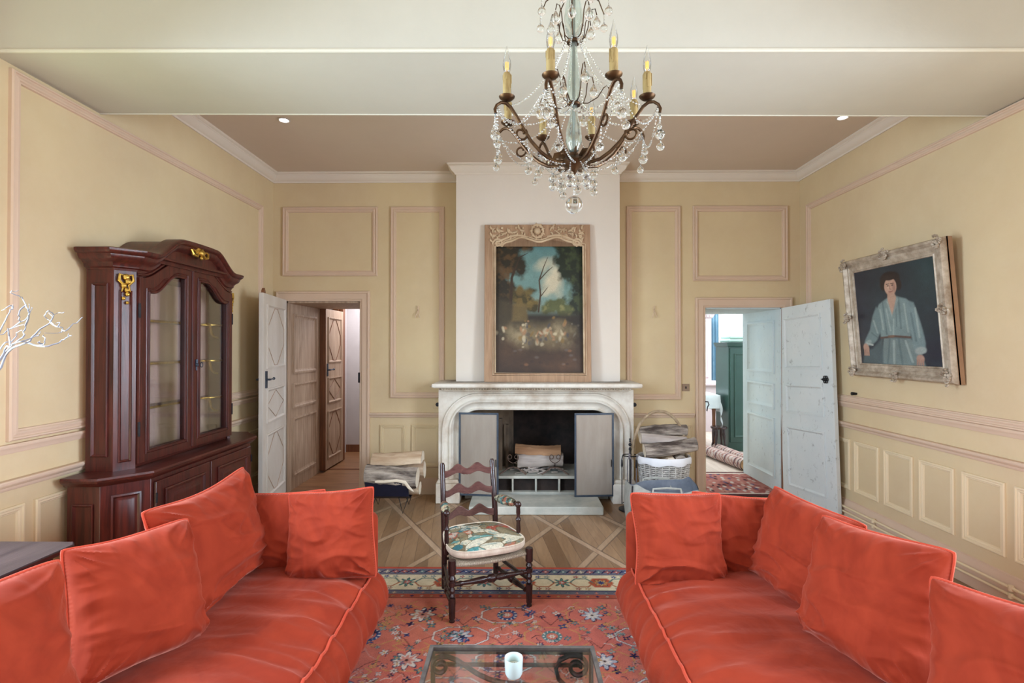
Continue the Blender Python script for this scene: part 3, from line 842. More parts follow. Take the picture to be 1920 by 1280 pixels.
# a far sunlit clearing with an indistinct gathering, small irregular dabs
P.poly([(.14,.33),(.30,.36),(.48,.345),(.58,.30),(.54,.235),(.36,.20),(.20,.22),(.12,.27)],(142,128,98),.06,.8,.08)
P.put(np.clip((n2-.48)*5,0,1)*np.exp(-((P.X-.36)/.2)**2-((P.Y-.28)/.07)**2)*.75,(186,174,146))
rd=random.Random(44)
for k in range(70):
    x=.34+rd.gauss(0,.12); y=.285+rd.gauss(0,.045); c=rd.choice([(206,196,170),(190,180,156),(150,88,58),(96,88,78),(134,108,62),(70,72,84),(168,128,96),(120,116,104)])
    P.ell(x,y,rd.uniform(.008,.022),rd.uniform(.010,.032),c,rd.uniform(-.6,.6),.6,.75,1.4)
P.put(np.clip((.19-P.Y)/.08,0,1)*.9,(70,52,40)); P.put(np.clip((n1-.45)*4,0,1)*np.clip((.2-P.Y)/.1,0,1)*.5,(104,74,52))
for k in range(14): P.ell(rnd.uniform(.08,.6),rnd.uniform(.05,.18),.02,.012,(rnd.choice([(132,96,70),(96,88,84),(60,46,40)])),0,.6,.7,.5)
e=np.minimum(np.minimum(P.X,.67-P.X)/.08,np.minimum(P.Y,1-P.Y)/.06); P.C*= (.62+.38*np.clip(e,0,1))[...,None]
P.C*= (.80+.40*n2)[...,None]*np.array([1.04,.97,.86])
M['art']=attr_mat('varnished oil painting',.38,160,.12,.15,.4)
painted_grid('canvas',P,lambda X,Y:(cx0-.01+(cx1-cx0+.02)*X/.67, 5.185+((cz0+(2.72-cz0)*Y)-PZ0)*.05+.005+0*X, cz0-.01+(2.73-cz0)*Y),M['art'],t)

# ------------------------------------------------------------------ portrait
P=Paint(190,200,.98); P.Y=P.Y/.915; X0,Y0=P.X.copy()-.0,P.Y*.915; P.X=P.X+.04; n1=P.n(4,11,5); n2=P.n(16,12,4)
P.C[:]=np.array(lin((34,42,56))[:3])
P.put(n1*1.2-.25,(44,66,76)); P.put(np.clip((P.X-.55)/.4,0,1)*np.clip((P.Y-.5)/.4,0,1)*.6,(40,76,80)); P.put(np.clip((.35-P.X)/.3,0,1)*.5,(38,34,60))
P.ell(.95,.12,.3,.25,(30,30,58),0,.9,.7); P.ell(.05,.18,.14,.14,(60,40,34),0,.8,.5)
bl=(116,148,150); dk=(74,104,112); lt=(160,184,180)
# torso, skirt
P.poly([(.30,.0),(.38,.30),(.70,.29),(.80,.16),(.84,.0)],(108,136,138),.01); 
P.poly([(.06,.0),(.10,.14),(.22,.18),(.36,.30),(.34,.0)],(72,96,104),.015)
P.poly([(.34,.31),(.33,.48),(.30,.60),(.35,.68),(.46,.74),(.53,.77),(.60,.74),(.69,.71),(.75,.64),(.74,.50),(.70,.30)],bl,.01)
# left-hand picture arm (resting) and other arm
P.poly([(.31,.66),(.25,.55),(.20,.40),(.12,.28),(.10,.23),(.20,.21),(.28,.27),(.36,.40),(.36,.58)],(104,136,140),.01)
P.poly([(.68,.70),(.77,.66),(.80,.55),(.84,.38),(.86,.24),(.85,.14),(.74,.13),(.72,.24),(.70,.40),(.66,.55)],(112,144,148),.01)
P.ell(.80,.16,.075,.045,(150,170,168),.2,.3); P.ell(.16,.245,.06,.035,(140,164,164),.5,.3)
P.line([(.14,.24),(.22,.22)],.012,(170,190,186))
# folds
for a,b,c,w in (((.40,.70),(.42,.34),dk,.012),((.60,.72),(.60,.40),dk,.014),((.52,.50),(.50,.32),lt,.012),((.36,.62),(.38,.40),lt,.014),((.66,.66),(.68,.36),lt,.012),((.78,.60),(.80,.30),lt,.014),((.73,.55),(.76,.26),dk,.014),((.26,.50),(.30,.36),lt,.014),((.22,.36),(.30,.30),dk,.010),((.45,.28),(.40,.02),dk,.014),((.56,.28),(.58,.02),dk,.016),((.64,.26),(.70,.04),lt,.016),((.50,.26),(.48,.02),lt,.018),((.44,.62),(.47,.38),lt,.012),((.56,.64),(.55,.42),dk,.008)):
    P.line([a,b],w,c,.55)
P.line([(.34,.30),(.52,.315),(.70,.30)],.013,(96,72,62)); P.line([(.44,.312),(.50,.315)],.016,(120,92,74))
# neck, v-neck, face
P.poly([(.465,.72),(.475,.80),(.555,.80),(.575,.73),(.53,.60),(.505,.55)],(190,152,126),.008)
P.poly([(.465,.72),(.505,.55),(.50,.53),(.45,.70)],(150,172,168),.006); P.poly([(.575,.73),(.53,.58),(.505,.54),(.56,.62),(.60,.72)],(136,160,158),.006)
P.ell(.515,.945,.135,.092,(44,34,36),0,.15); P.ell(.615,.87,.042,.07,(44,34,36),0,.2); P.ell(.425,.89,.042,.07,(44,34,36),0,.2)
P.ell(.515,.862,.080,.100,(200,158,130),0,.12); P.ell(.505,.79,.045,.03,(186,142,116),0,.4,.8)
P.ell(.56,.85,.03,.08,(162,116,98),0,.6,.7); P.ell(.49,.87,.025,.05,(222,184,156),0,.7,.6)
P.ell(.515,.962,.085,.036,(46,36,38),0,.25)
for x in (.487,.541):
    P.ell(x,.874,.017,.009,(92,64,58),0,.4); P.line([(x-.02,.893),(x+.018,.894)],.005,(66,46,42))
P.line([(.512,.875),(.505,.838),(.52,.832)],.0055,(160,112,94)); P.line([(.493,.808),(.515,.805),(.538,.81)],.006,(150,82,76))
# hands
P.ell(.125,.185,.045,.06,(190,146,120),.3,.25); 
for k in range(4): P.line([(.10+.018*k,.17),(.095+.02*k,.10)],.010,(184,140,116)); P.line([(.109+.019*k,.16),(.106+.02*k,.11)],.003,(120,84,72))
P.ell(.79,.075,.05,.05,(176,138,118),-.3,.3)
for k in range(4): P.line([(.755+.02*k,.06),(.75+.022*k,.01)],.010,(170,130,110))
P.C*= (.84+.32*n2)[...,None]
lum=P.C.mean(-1,keepdims=True); P.C=(lum*.25+P.C*.75)*np.array([1.05,.98,.95])
P.X,P.Y=X0,Y0
t=thing('portrait_painting','oil portrait of a seated woman in pale blue blouse, tilted on the wall','painting',(2.99,4.05,1.33))
yA,yB,z0,z1=3.50,4.58,1.335,2.345                        # near, far, bottom, top
def mq(u,v,d):
    """u 0..1 from far to near edge, v 0..1 up, d towards the room"""
    z=z0+(z1-z0)*v; return (3.005-.085*v-d, yB+(yA-yB)*u, z)
W=yB-yA; H=z1-z0
fr=.115
painted_grid('canvas',P,lambda X,Y:(3.005-.085*(fr/H+(1-2*fr/H)*Y)-.012, yB+(yA-yB)*(fr/W+(1-2*fr/W)*X/.98), z0+(z1-z0)*(fr/H+(1-2*fr/H)*Y)),M['art'],t)
M['silverframe']=pm('silvered carved frame',(146,128,108),(206,194,176),14,.5,.35,bump=.4,bscale=40)
M['framewood']=pm('frame side wood',(142,108,82),(164,128,98),3,.7)
mb=MB(); mb.frame(0,W,0,H,[(0,.010),(0,.0),(.004,.03),(.014,.046),(.03,.05),(.042,.036),(.05,.026),(.07,.03),(.08,.022),(.10,.018),(.106,.024),(.114,.02),(.118,.008)],lambda u,v,d:mq(u/W,v/H,d))
obj('frame',mb,M['silverframe'],t)
obj('frame_back',MB().ring([(0,0),(W,0),(W,H),(0,H)],[(.1,.1),(W-.1,.1),(W-.1,H-.1),(.1,H-.1)],lambda u,v,d:mq(u/W,v/H,d),-.03,.012),M['framewood'],t)
rr=random.Random(9)
def orn(u,v,sz):
    mb=MB()
    for k in range(16):
        a=rr.uniform(0,2*PI); r=rr.uniform(0,sz); pu,pv=u+math.cos(a)*r,v+math.sin(a)*r
        pu=min(max(pu,-.012),W+.012); pv=min(max(pv,-.012),H+.012)
        P2=[mq((pu+math.cos(a+q*2)*.022*q)/W,(pv+math.sin(a+q*2)*.022*q)/H,.048+.008*math.sin(q*PI)) for q in (0,.33,.66,1)]
        mb.tube(P2,[.005,.009,.008,.003],6)
    for k in range(6):
        a=k*PI/3; mb.ball(mq((u+math.cos(a)*.02)/W,(v+math.sin(a)*.02)/H,.052),.012,8,6)
    obj('corner_ornament' if abs(u-W/2)>.2 and abs(v-H/2)>.2 else 'centre_ornament',mb,M['silverframe'],t)
for u in (.045,W-.045):
    for v in (.045,H-.045): orn(u,v,.055)
for u,v in ((W/2,.03),(W/2,H-.03),(.03,H/2),(W-.03,H/2)): orn(u,v,.05)
# ================================================================== DISPLAY CABINET (against the left wall)
XW=XL+.05
t=thing('display_cabinet','dark red oak glazed cabinet with arched top and gilt mounts against the wall','cabinet',(-2.45,3.69,0))
yc=3.68
def plan(a,b,c,d,e,f):      # back x=XW; side y, canted, front x
    return [(XW,a),(c,a),(e,b),(e,2*yc+.06-b),(c,2*yc+.06-a),(XW,2*yc+.06-a)]
base=[(XW,2.95),(-2.42,2.95),(-2.25,3.13),(-2.25,4.30),(-2.42,4.48),(XW,4.48)]
top=[(XW,2.905),(-2.40,2.905),(-2.215,3.105),(-2.215,4.33),(-2.40,4.525),(XW,4.525)]
pr=lambda u,v,d:(u,v,d)
obj('base_carcass',MB().prism(base,pr,.09,.79),M['oakdark'],t,bevel=.003)
obj('plinth',MB().prism([(u+.012*(u>-2.6),v) for u,v in base],pr,0,.09),M['oakdark'],t,bevel=.006)
mb=MB().prism(top,pr,.815,.838); 
mb.sweep([top[0],top[1],top[2],top[3],top[4],top[5]],[(-.03,.785),(-.022,.79),(-.016,.80),(-.004,.808),(0,.815),(.004,.826),(0,.838)],-1)
obj('worktop',mb,M['oakdarkh'],t)
def face_map(p0,p1):
    p0=Vector(p0);p1=Vector(p1);d=(p1-p0);L=d.length;d/=L;nn=Vector((d.y,-d.x))
    return (lambda u,v,h:(p0.x+d.x*u+nn.x*h,p0.y+d.y*u+nn.y*h,v)),L
pprof=[(0,0),(0,.010),(.008,.014),(.016,.010),(.024,.002),(.04,.002),(.06,.012),(.075,.012)]
def raised(name,mp,u0,u1,v0,v1,m,par,prof=pprof):
    mb=MB().frame(u0,u1,v0,v1,prof,mp); o,h=prof[-1]
    mb.add([mp(u0+o,v0+o,h),mp(u1-o,v0+o,h),mp(u1-o,v1-o,h),mp(u0+o,v1-o,h)],[(0,1,2,3)])
    return obj(name,mb,m,par)
sp=[(0,0),(0,.008),(.006,.012),(.012,.006),(.018,-.004),(.02,-.004)]
mp,L=face_map(base[0],base[1]); raised('side_panel',mp,.035,L-.035,.14,.68,M['oakdark'],t,sp)
mp,L=face_map(base[1],base[2]); raised('canted_panel',mp,.05,L-.05,.14,.72,M['oakdark'],t,[(0,0),(0,.008),(.01,.012),(.02,.002),(.03,.002),(.04,.008)])
mp,L=face_map(base[3],base[4]); raised('canted_panel',mp,.05,L-.05,.14,.72,M['oakdark'],t,[(0,0),(0,.008),(.01,.012),(.02,.002),(.03,.002),(.04,.008)])
mp,L=face_map(base[2],base[3])
for u0,u1 in ((.02,L/2-.005),(L/2+.005,L-.02)):
    d=obj('cupboard_door',MB().prism([(u0,.12),(u1,.12),(u1,.76),(u0,.76)],mp,.0,.018),M['oakdark'],t,bevel=.004)
    raised('door_panel',lambda a,b,h:mp(a,b,h+.018),u0+.07,u1-.07,.19,.70,M['oakdark'],d)
    for z in (.22,.66):
        uu=u0+.002 if u0<.1 else u1-.002
        obj('hinge',MB().cyl(mp(uu,z-.03,.02),mp(uu,z+.03,.02),.006,n=8),M['iron'],d)
# ---- upper body
zb=.838
U=[(XW,3.075),(-2.445,3.075),(-2.375,3.165),(-2.375,4.215),(-2.445,4.305),(XW,4.305)]
U2=[(XW,3.10),(-2.455,3.10),(-2.40,3.175),(-2.40,4.205),(-2.455,4.28),(XW,4.28)]
def arch_z(y):
    s=abs(y-3.69)/.455
    if s>=1: return 0.
    q=min(1,(1-s)/.58); return .125*q*q*(3-2*q)+.022*(1-s*s)*q
# side walls, canted stiles
mp,L=face_map(U[0],U[1])
mb=MB().prism([(0,zb),(L,zb),(L,2.08),(0,2.08)],mp,-.025,0); s_=obj('side_wall',mb,M['oakdark'],t)
raised('side_panel',mp,.035,L-.03,zb+.09,1.98,M['oakdark'],s_,sp)
mp,L=face_map(U[4],U[5])
s_=obj('side_wall',MB().prism([(0,zb),(L,zb),(L,2.08),(0,2.08)],mp,-.025,0),M['oakdark'],t)
for a,b in ((1,2),(3,4)):
    mp,L=face_map(U[a],U[b])
    o=obj('canted_stile',MB().prism([(0,zb),(L,zb),(L,2.08),(0,2.08)],mp,-.02,0),M['oakdark'],t)
    raised('stile_panel',mp,.025,L-.022,zb+.05,1.94,M['oakdark'],o,[(0,0),(0,.006),(.006,.009),(.012,.004),(.016,-.003)])
    mb=MB(); q=.5*L
    for k in range(7):
        mb.ball(mp(q+.012*math.sin(k*2.2),2.02-.026*k,.016),.020-.0018*k,8,6,(1,1,1.1))
    for s in (-1,1):
        mb.tube([mp(q+s*.004,2.03,.014),mp(q+s*.032,2.035,.02),mp(q+s*.036,2.0,.02),mp(q+s*.012,1.97,.02),mp(q+s*.022,1.93,.016)],[.004,.008,.009,.007,.003],6)
    obj('gilt_mount',mb,M['gold'],o)
obj('back_panel',MB().bb(XW-.002,XW+.015,3.08,4.30,zb,2.1),M['cabin'],t)
obj('bottom_board',MB().prism(U2,pr,zb,zb+.02),M['oakdarkh'],t)
obj('inner_top',MB().prism(U2,pr,2.05,2.07),M['oakdarkh'],t)
# shelves with scalloped, gilt-lined fronts
for z in (1.17,1.47,1.76):
    P=[(XW+.015,3.11)]; N=40; E=[]
    for k in range(N+1):
        q=k/N; y=3.12+1.14*q
        s=abs(q-.5)*2
        x=-2.47-.03*(1-s) -.07*math.exp(-((s-.62)/.16)**2) +.02*math.exp(-((s-.9)/.1)**2)
        E.append((x,y))
    P+=E+[(XW+.015,4.27)]
    o=obj('shelf',MB().prism(P,pr,z,z+.018),M['oakdarkh'],t)
    obj('gilt_edge',MB().tube([(x+.001,y,z+.009) for x,y in E],.0085,6),M['gold'],o)
    for y0,s in ((3.11,1),(4.27,-1)):
        q=MB().tube([(-2.445,y0+s*.12,z-.095),(-2.445,y0+s*.165,z-.088),(-2.445,y0+s*.20,z-.062),(-2.445,y0+s*.215,z-.02),(-2.445,y0+s*.225,z+.01),(-2.45,y0+s*.27,z+.012)],.0075,6); obj('gilt_bracket',q,M['gold'],o)
# glazed doors
fx=-2.375
mpf=lambda u,v,d:(fx+d,u,v)
def dtop(y,off=0):
    s=min(1,abs(y-3.69)/.515)
    return 2.03+.135*(lambda q:q*q*(3-2*q))(min(1,max(0,(.96-s)/.62)))-off
for ya,yb in ((3.172,3.687),(3.693,4.208)):
    N=24; near=ya<3.6
    O=[(ya,zb+.025),(yb,zb+.025)]; I=[(ya+.075,zb+.10),(yb-.075,zb+.10)]
    for k in range(N+1):
        y=yb+(ya-yb)*k/N; O.append((y,dtop(y)))
        yi=(yb-.075)+(ya+.075-(yb-.075))*k/N
        q=(yi-ya-.075)/(yb-ya-.15); q=q if near else 1-q
        e_=min(1,max(0,(q-.12)/.62)); z=1.945+.135*(3*e_*e_-2*e_**3)
        I.append((yi,z))
    d=obj('glazed_door',MB().ring(O,I,mpf,-.02,.018),M['oakdark'],t,bevel=.003)
    mb=MB(); mb.tube([mpf(u,v,.018) for u,v in I],.010,8,True); mb.tube([mpf(u+(.02 if u<(ya+yb)/2 else -.02)*-1,v+(.02 if v>1.3 else -.02),.018) for u,v in I],.006,6,True)
    obj('glazing_bead',mb,M['oakdark'],d)
    obj('pane',MB().prism(I,mpf,-.004,.0),M['pane'],d,smooth=0)
    yy=ya if near else yb
    for z in (1.08,1.82): obj('hinge',MB().cyl(mpf(yy,z-.045,.016),mpf(yy,z+.045,.016),.008,n=8),M['iron'],d)
    if not near:
        mb=MB(); mb.tube([mpf(ya+.04,1.42,.02),mpf(ya+.04,1.50,.02)],[.006,.012],6); mb.ball(mpf(ya+.04,1.46,.024),.014,8,6)
        mb.tube([mpf(ya+.04+.024+.014*math.cos(a),1.46+.018*math.sin(a),.045) for a in [j*PI/6 for j in range(12)]],.003,6,True)
        obj('key',mb,M['steel'],d)
    else:
        obj('meeting_bead',MB().tube([mpf(3.69,zb+.04,.02),mpf(3.69,2.14,.02)],.010,8),M['oakdark'],d)
# frieze above the doors
N=50; low=[]; up=[]
for k in range(N+1):
    y=3.168+1.044*k/N; low.append((y,dtop(y)+.004)); up.append((y,2.10+arch_z(y)))
obj('frieze',MB().prism(low+list(reversed(up)),mpf,-.02,.004),M['oakdark'],t)
mb=MB(); mb.tube([mpf(y,z+.012,.006) for y,z in low],.008,6); obj('frieze_bead',mb,M['oakdark'],t)
# cornice
pth=[(XW,3.075,0),(-2.445,3.075,0),(-2.375,3.165,0)]
ys=[3.165+1.05*k/70 for k in range(1,70)]
pth+=[(-2.375,y,arch_z(y)) for y in ys]+[(-2.375,4.215,0),(-2.445,4.305,0),(XW,4.305,0)]
cp=[(-.02,2.06),(.004,2.06),(.008,2.072),(.02,2.08),(.024,2.096),(.036,2.11),(.056,2.122),(.066,2.138),(.068,2.15),(.084,2.158),(.092,2.17),(.092,2.182),(.08,2.188),(.06,2.19),(-.03,2.19)]
obj('cornice',MB().sweep(pth,cp,-1),M['oakdark'],t)
mb=MB(); mb.prism([(XW,3.0),(-2.42,3.0),(-2.31,3.12),(-2.31,4.25),(-2.42,4.37),(XW,4.37)],pr,2.165,2.18)
obj('top_board',mb,M['oakdarkh'],t)
N=30; mb=MB()
mb.prism([(3.25+.88*k/N,2.175+arch_z(3.25+.88*k/N)) for k in range(N+1)]+[(4.13,2.14),(3.25,2.14)],mpf,-.28,.03)
obj('arch_hood',mb,M['oakdark'],t)
mb=MB(); rr=random.Random(3); zc_=2.165+.105
for k in range(9):
    a=R(200)*k/8-R(10); l=.04+.02*(k%2)
    c=mpf(3.69,zc_,.07)
    mb.tube([(c[0],c[1]+math.cos(a)*l*q*1.3,c[2]+math.sin(a)*l*q*.9) for q in (0,.4,.8,1)],[.008,.013,.010,.003],6)
for s in (-1,1):
    mb.tube([mpf(3.69+s*.02,zc_,.075),mpf(3.69+s*.05,zc_-.03,.08),mpf(3.69+s*.085,zc_-.02,.075),mpf(3.69+s*.095,zc_+.01,.07),mpf(3.69+s*.075,zc_+.02,.07)],[.006,.010,.011,.009,.004],6)
mb.ball(mpf(3.69,zc_,.08),.026,10,8); mb.ball(mpf(3.69,zc_+.05,.075),.016,8,6); mb.ball(mpf(3.69,zc_-.035,.08),.015,8,6)
obj('gilt_cresting',mb,M['gold'],t)
# ================================================================== SOFAS AND CUSHIONS
def fold(x,y,z,s=0):
    n=noise.noise(Vector((x,y,z+s)))
    return (1-abs(n)*2.2)
def ridge(v):
    return max(0.,1-abs(v)*3.2)
def pillow(name,label,c,w,h,th,yaw,lean,roll=0,seed=1,group=None,sag=.25,slump=0,pinch=.10,N=80):
    """stands in its own x-z plane, front towards -y"""
    def prof(u,v):
        e=(max(0,1-abs(u)**2.6)*max(0,1-abs(v)**2.6))**.5
        c=1-.055*(u*v)**6; x=w/2*u*(1-pinch*(1-v*v)-.018*math.sin(seed+v*3))*c; z=h/2*v*(1-pinch*1.15*(1-u*u)-.025*math.sin(seed*2+u*2.5))*c
        if slump: x+=slump*(1-v)*.5*u*w*.2; 
        t=th/2*e*(1-sag*v)
        return x,z,t,e
    def wr(u,v,sd):
        r=0
        for k,(a,b) in enumerate(((-1,-1),(1,-1),(1,1),(-1,1))):
            dx,dy=u-a,v-b; d=math.hypot(dx,dy); an=math.atan2(dy,dx)
            fr=math.sin(an*(9+2*((seed+k)%3))+seed*1.7+k+3*noise.noise(Vector((u*1.5,v*1.5,sd+k))))
            r+=math.exp(-((d-.32)/.26)**2)*max(0,fr)**2*.9*(1.3 if b<0 else .8)
        ed=1-min(1-abs(u),1-abs(v)); 
        g=math.sin((v if abs(u)>abs(v) else u)*24+seed+4*noise.noise(Vector((u*2,v*2,sd))))
        r+=max(0,g)*.45*max(0,ed-.55)*(1-max(0,ed-.93)*14)*2
        big=ridge(noise.noise(Vector((u*1.2+seed+.5*v,v*2.8,sd*3.1))))*1.2*(.7-.45*v)+ridge(noise.noise(Vector((u*2.6+v,v*2.0-u,sd*1.7+4))))*.3
        return (r+big)*.017*(w/.6)**.5
    mb=MB()
    def front(i,j):
        u=-1+2*i; v=-1+2*j
        u=math.sin(u*PI/2)*.35+u*.65; v=math.sin(v*PI/2)*.35+v*.65
        x,z,t,e=prof(u,v); f=wr(u,v,seed)*min(1,e*2.2)
        return (x,-t-f+.010*noise.noise(Vector((u*2,v*2,seed+5)))*e,z)
    def back(i,j):
        u=-1+2*i; v=-1+2*j
        u=math.sin(u*PI/2)*.35+u*.65; v=math.sin(v*PI/2)*.35+v*.65
        x,z,t,e=prof(u,v); return (x,t*.85+.3*wr(u,v,seed+9)*min(1,e*2),z)
    mb.grid(front,N,N); mb.grid(back,N//2,N//2,flip=True)
    # seam edges of different density: keep both halves dense enough to overlap
    o=obj(name,mb,M['velvet'],None,60)
    P=[]
    K=40
    for a,b in (((-1,-1),(1,-1)),((1,-1),(1,1)),((1,1),(-1,1)),((-1,1),(-1,-1))):
        for k in range(K):
            q=k/K; q=.5-.5*math.cos(PI*q)*.35-.5*.65*(1-2*q); u=a[0]+(b[0]-a[0])*q; v=a[1]+(b[1]-a[1])*q
            x,z,_,_=prof(u,v); P.append((x,0,z))
    pp=obj('piping',MB().tube(P,.0055,7,True),M['piping'],o)
    o.location=c; o.rotation_mode='QUATERNION'
    o.rotation_quaternion=(Matrix.Rotation(yaw,3,'Z')@Matrix.Rotation(lean,3,'X')@Matrix.Rotation(roll,3,'Y')).to_quaternion()
    return tag(o,label,'cushion',group)

def sofa(name,label,side,xf,xb,y0,y1,seed):
    """side=-1: seat front faces +x (left sofa), side=+1: faces -x"""
    t=thing(name,label,'sofa',((xf+xb)/2,(y0+y1)/2,0))
    xa,xc=(xf,xb-side*.0); xi=xb-side*.15                      # seat runs from xf to the back
    # seat mattress: loft along y
    zc,hz=.275,.155; hx=abs(xi-xf)/2; cx=(xf+xi)/2
    L=y1-.10-y0; NS=150; NA=72
    def sect(q,a):
        y=y0+L*q; e=min(q,1-q)*L
        k=1 if e>.16 else (1-(1-e/.16)**2.6)**(1/2.6)
        ca,sa=math.cos(a),math.sin(a)
        p=2/3.6
        ux=math.copysign(abs(ca)**p,ca); uz=math.copysign(abs(sa)**p,sa)
        sx=hx*(1.0+.03*(1-abs(uz)))*(.35+.65*k)**.4 if k<1 else hx*(1+.03*(1-abs(uz)))
        hh=hz*(1+.10*max(0,1-(ux)**2)*max(0,uz))*k
        x=cx+ux*sx; z=zc+uz*hh
        # folds running across the seat, strongest at the front edge
        fr=-side*ux
        yy=y+.18*(-side*ux)*.6
        m=max(0,.35+.65*fr)
        w=ridge(noise.noise(Vector((yy*5.5,fr*.9,seed))))*.030+ridge(noise.noise(Vector((yy*12,fr*1.2,seed+4))))*.016
        side_w=0
        if fr>.6 and uz<.75: side_w=.010*max(0,math.sin(y*46+3*noise.noise(Vector((y*4,uz*2,seed)))))*(1-abs(uz))
        z+= (w*m*max(0,uz)-.012*m*max(0,uz))*k
        x+= -side*(side_w*k)+(-side)*w*.5*max(0,fr)*(1-abs(uz))*k
        return (x,y,z)
    mb=MB().grid(lambda i,j:sect(i,2*PI*j),NS,NA,cv=True)
    seat=obj('seat',mb,M['velvet'],t,70)
    ang=math.atan2(.86,1)
    P=[Vector(sect(.03+.94*k/120,(PI-ang*.9) if side>0 else ang*.9))+Vector((-side*.004,0,.004)) for k in range(121)]
    obj('piping',MB().tube(P,.006,7),M['piping'],seat)
    # frame: back, arms, base
    def padded(nm,x0,x1,ya,yb,z0,z1,r=.05):
        cxx,cyy,czz=(x0+x1)/2,(ya+yb)/2,(z0+z1)/2; a,b,c=abs(x1-x0)/2,abs(yb-ya)/2,abs(z1-z0)/2
        mb=MB()
        mb.bb(cxx-a,cxx+a,cyy-b,cyy+b,czz-c,czz+c)
        return obj(nm,mb,M['velvet'],t,40,bevel=r,seg=5)
    padded('back',xi-side*.01,xb,y0-.02,y1,.10,.60,.06)
    padded('arm',min(xf,xi)+(.02 if side<0 else .05),max(xf,xi)-(.07 if side<0 else 0),y1-.11,y1,.10,.67,.05)
    padded('arm',min(xf,xi)+.02,max(xf,xi)-.0,y0-.13,y0-.02,.10,.655,.05)
    padded('base_rail',min(xf,xi)+(.0 if side<0 else .16),max(xf,xi)-(.16 if side<0 else 0),y0,y1-.1,.07,.14,.02)
    for x in (xf+side*.1,xb-side*.08):
        for y in (y0+.05,y1-.1):
            obj('leg',MB().cyl((x,y,0),(x,y,.09),.022,.03,12),M['brownwood'],t)
    return t
sofa('sofa','coral velvet sofa whose back is towards the dark glazed cabinet',-1,-.715,-1.80,.55,2.93,3)
sofa('sofa','coral velvet sofa whose back is towards the panelled wall with the pipes',1,.562,1.70,.55,2.95,11)
# cushions on the cabinet-side sofa; yaw turns the front (-y) of a cushion: +90deg faces +x
pillow('cushion','nearest coral cushion on the cabinet-side sofa, cut by the picture edge',(-1.43,1.26,.70),.64,.54,.28,R(80),R(-14),R(3),2)
pillow('cushion','creased coral cushion on the cabinet-side sofa, between the nearest and the tallest cushion',(-1.44,1.93,.65),.485,.50,.28,R(70),R(-16),R(5),5)
pillow('cushion','tallest coral cushion, leaning on the sofa back in front of the glazed cabinet',(-1.47,2.46,.665),.73,.54,.27,R(86),R(-13),R(-2),7)
pillow('cushion','coral cushion half hidden behind the square one at the far arm of the cabinet-side sofa',(-1.28,2.76,.60),.49,.43,.21,R(4),R(-10),R(-3),9)
pillow('cushion','smooth square coral cushion at the far arm nearest the firewood rack',(-.965,2.655,.62),.48,.47,.21,R(-3),R(-13),R(-6),12)
# cushions on the wall-side sofa
pillow('cushion','square coral cushion at the far arm in front of the canvas log bag',(.83,2.655,.61),.49,.47,.21,R(4),R(-13),R(1),15)
pillow('cushion','coral cushion half hidden behind the square one, below the doorway rug',(1.16,2.76,.585),.47,.44,.2,R(-5),R(-11),R(4),18)
pillow('cushion','coral cushion leaning on the sofa back in front of the pale blue door',(1.37,2.47,.615),.56,.50,.25,R(-76),R(-14),R(3),21)
pillow('cushion','large creased coral cushion with pale piping, in the middle of the wall-side sofa back',(1.35,1.97,.64),.54,.53,.28,R(-72),R(-15),R(-3),24)
pillow('cushion','nearest coral cushion on the wall-side sofa, at the picture corner',(1.37,1.33,.66),.60,.53,.28,R(-70),R(-15),R(-6),27)
# ================================================================== LADDERBACK CHAIR
e=Vector((.9235,.384,0)); nn=Vector((-.384,.9235,0)); o0=Vector((-.152,3.05,0))
ch=thing('ladderback_armchair','low dark walnut ladderback armchair with rush seat, between the two sofas','armchair',tuple(o0))
W=lambda x,y,z: o0+e*x+nn*y+Vector((0,0,z))
FL,FR_,BL,BR=(-.243,0),(.243,0),(-.18,.42),(.18,.42)
lp=[(0,.010),(.03,.017),(.06,.016),(.075,.010),(.09,.018),(.30,.020),(.32,.021),(.40,.021),(.41,.012),(.44,.019),(.48,.013),(.53,.019),(.58,.012),(.60,.021),(.66,.021),(.67,.013),(.71,.022),(.76,.014),(.78,.023),(.97,.024),(1,.022)]
for p in (FL,FR_):
    obj('front_leg',MB().turned(W(p[0],p[1],0),W(p[0]*1.0,p[1],.365),lp,14),M['chairwood'],ch)
for p in (BL,BR):
    s=1 if p[0]>0 else -1
    P=[W(p[0],p[1],0),W(p[0],p[1],.3),W(p[0]-s*.0,p[1]+.02,.5),W(p[0]-s*.004,p[1]+.07,.80),W(p[0]-s*.004,p[1]+.072,.815)]
    obj('back_post',MB().tube(P,[.018,.019,.019,.0165,.010],14),M['chairwood'],ch)
def slat(z,h,y):
    hw=.165; N=40; up=[];lo=[]
    for k in range(N+1):
        x=-hw+2*hw*k/N; s=abs(x)/hw
        top=h*(.52+.48*math.exp(-((s-.42)/.26)**2)) if s<.93 else h*.56
        up.append((x,z+top)); 
        bo=h*(.28*math.exp(-((s-.45)/.3)**2)+.05*(s<.1)) ; lo.append((x,z+bo-.0))
    mp=lambda u,v,d: W(u,y+d-.02*(1-(u/hw)**2)*-1,v)
    return obj('slat',MB().prism(lo+list(reversed(up)),mp,-.006,.006),M['slatwood'],ch,bevel=.002)
M['slatwood']=wood('polished walnut slats',(76,50,46),(108,76,70),0,.18,3)
slat(.715,.085,.475); slat(.588,.085,.455); slat(.445,.085,.425)
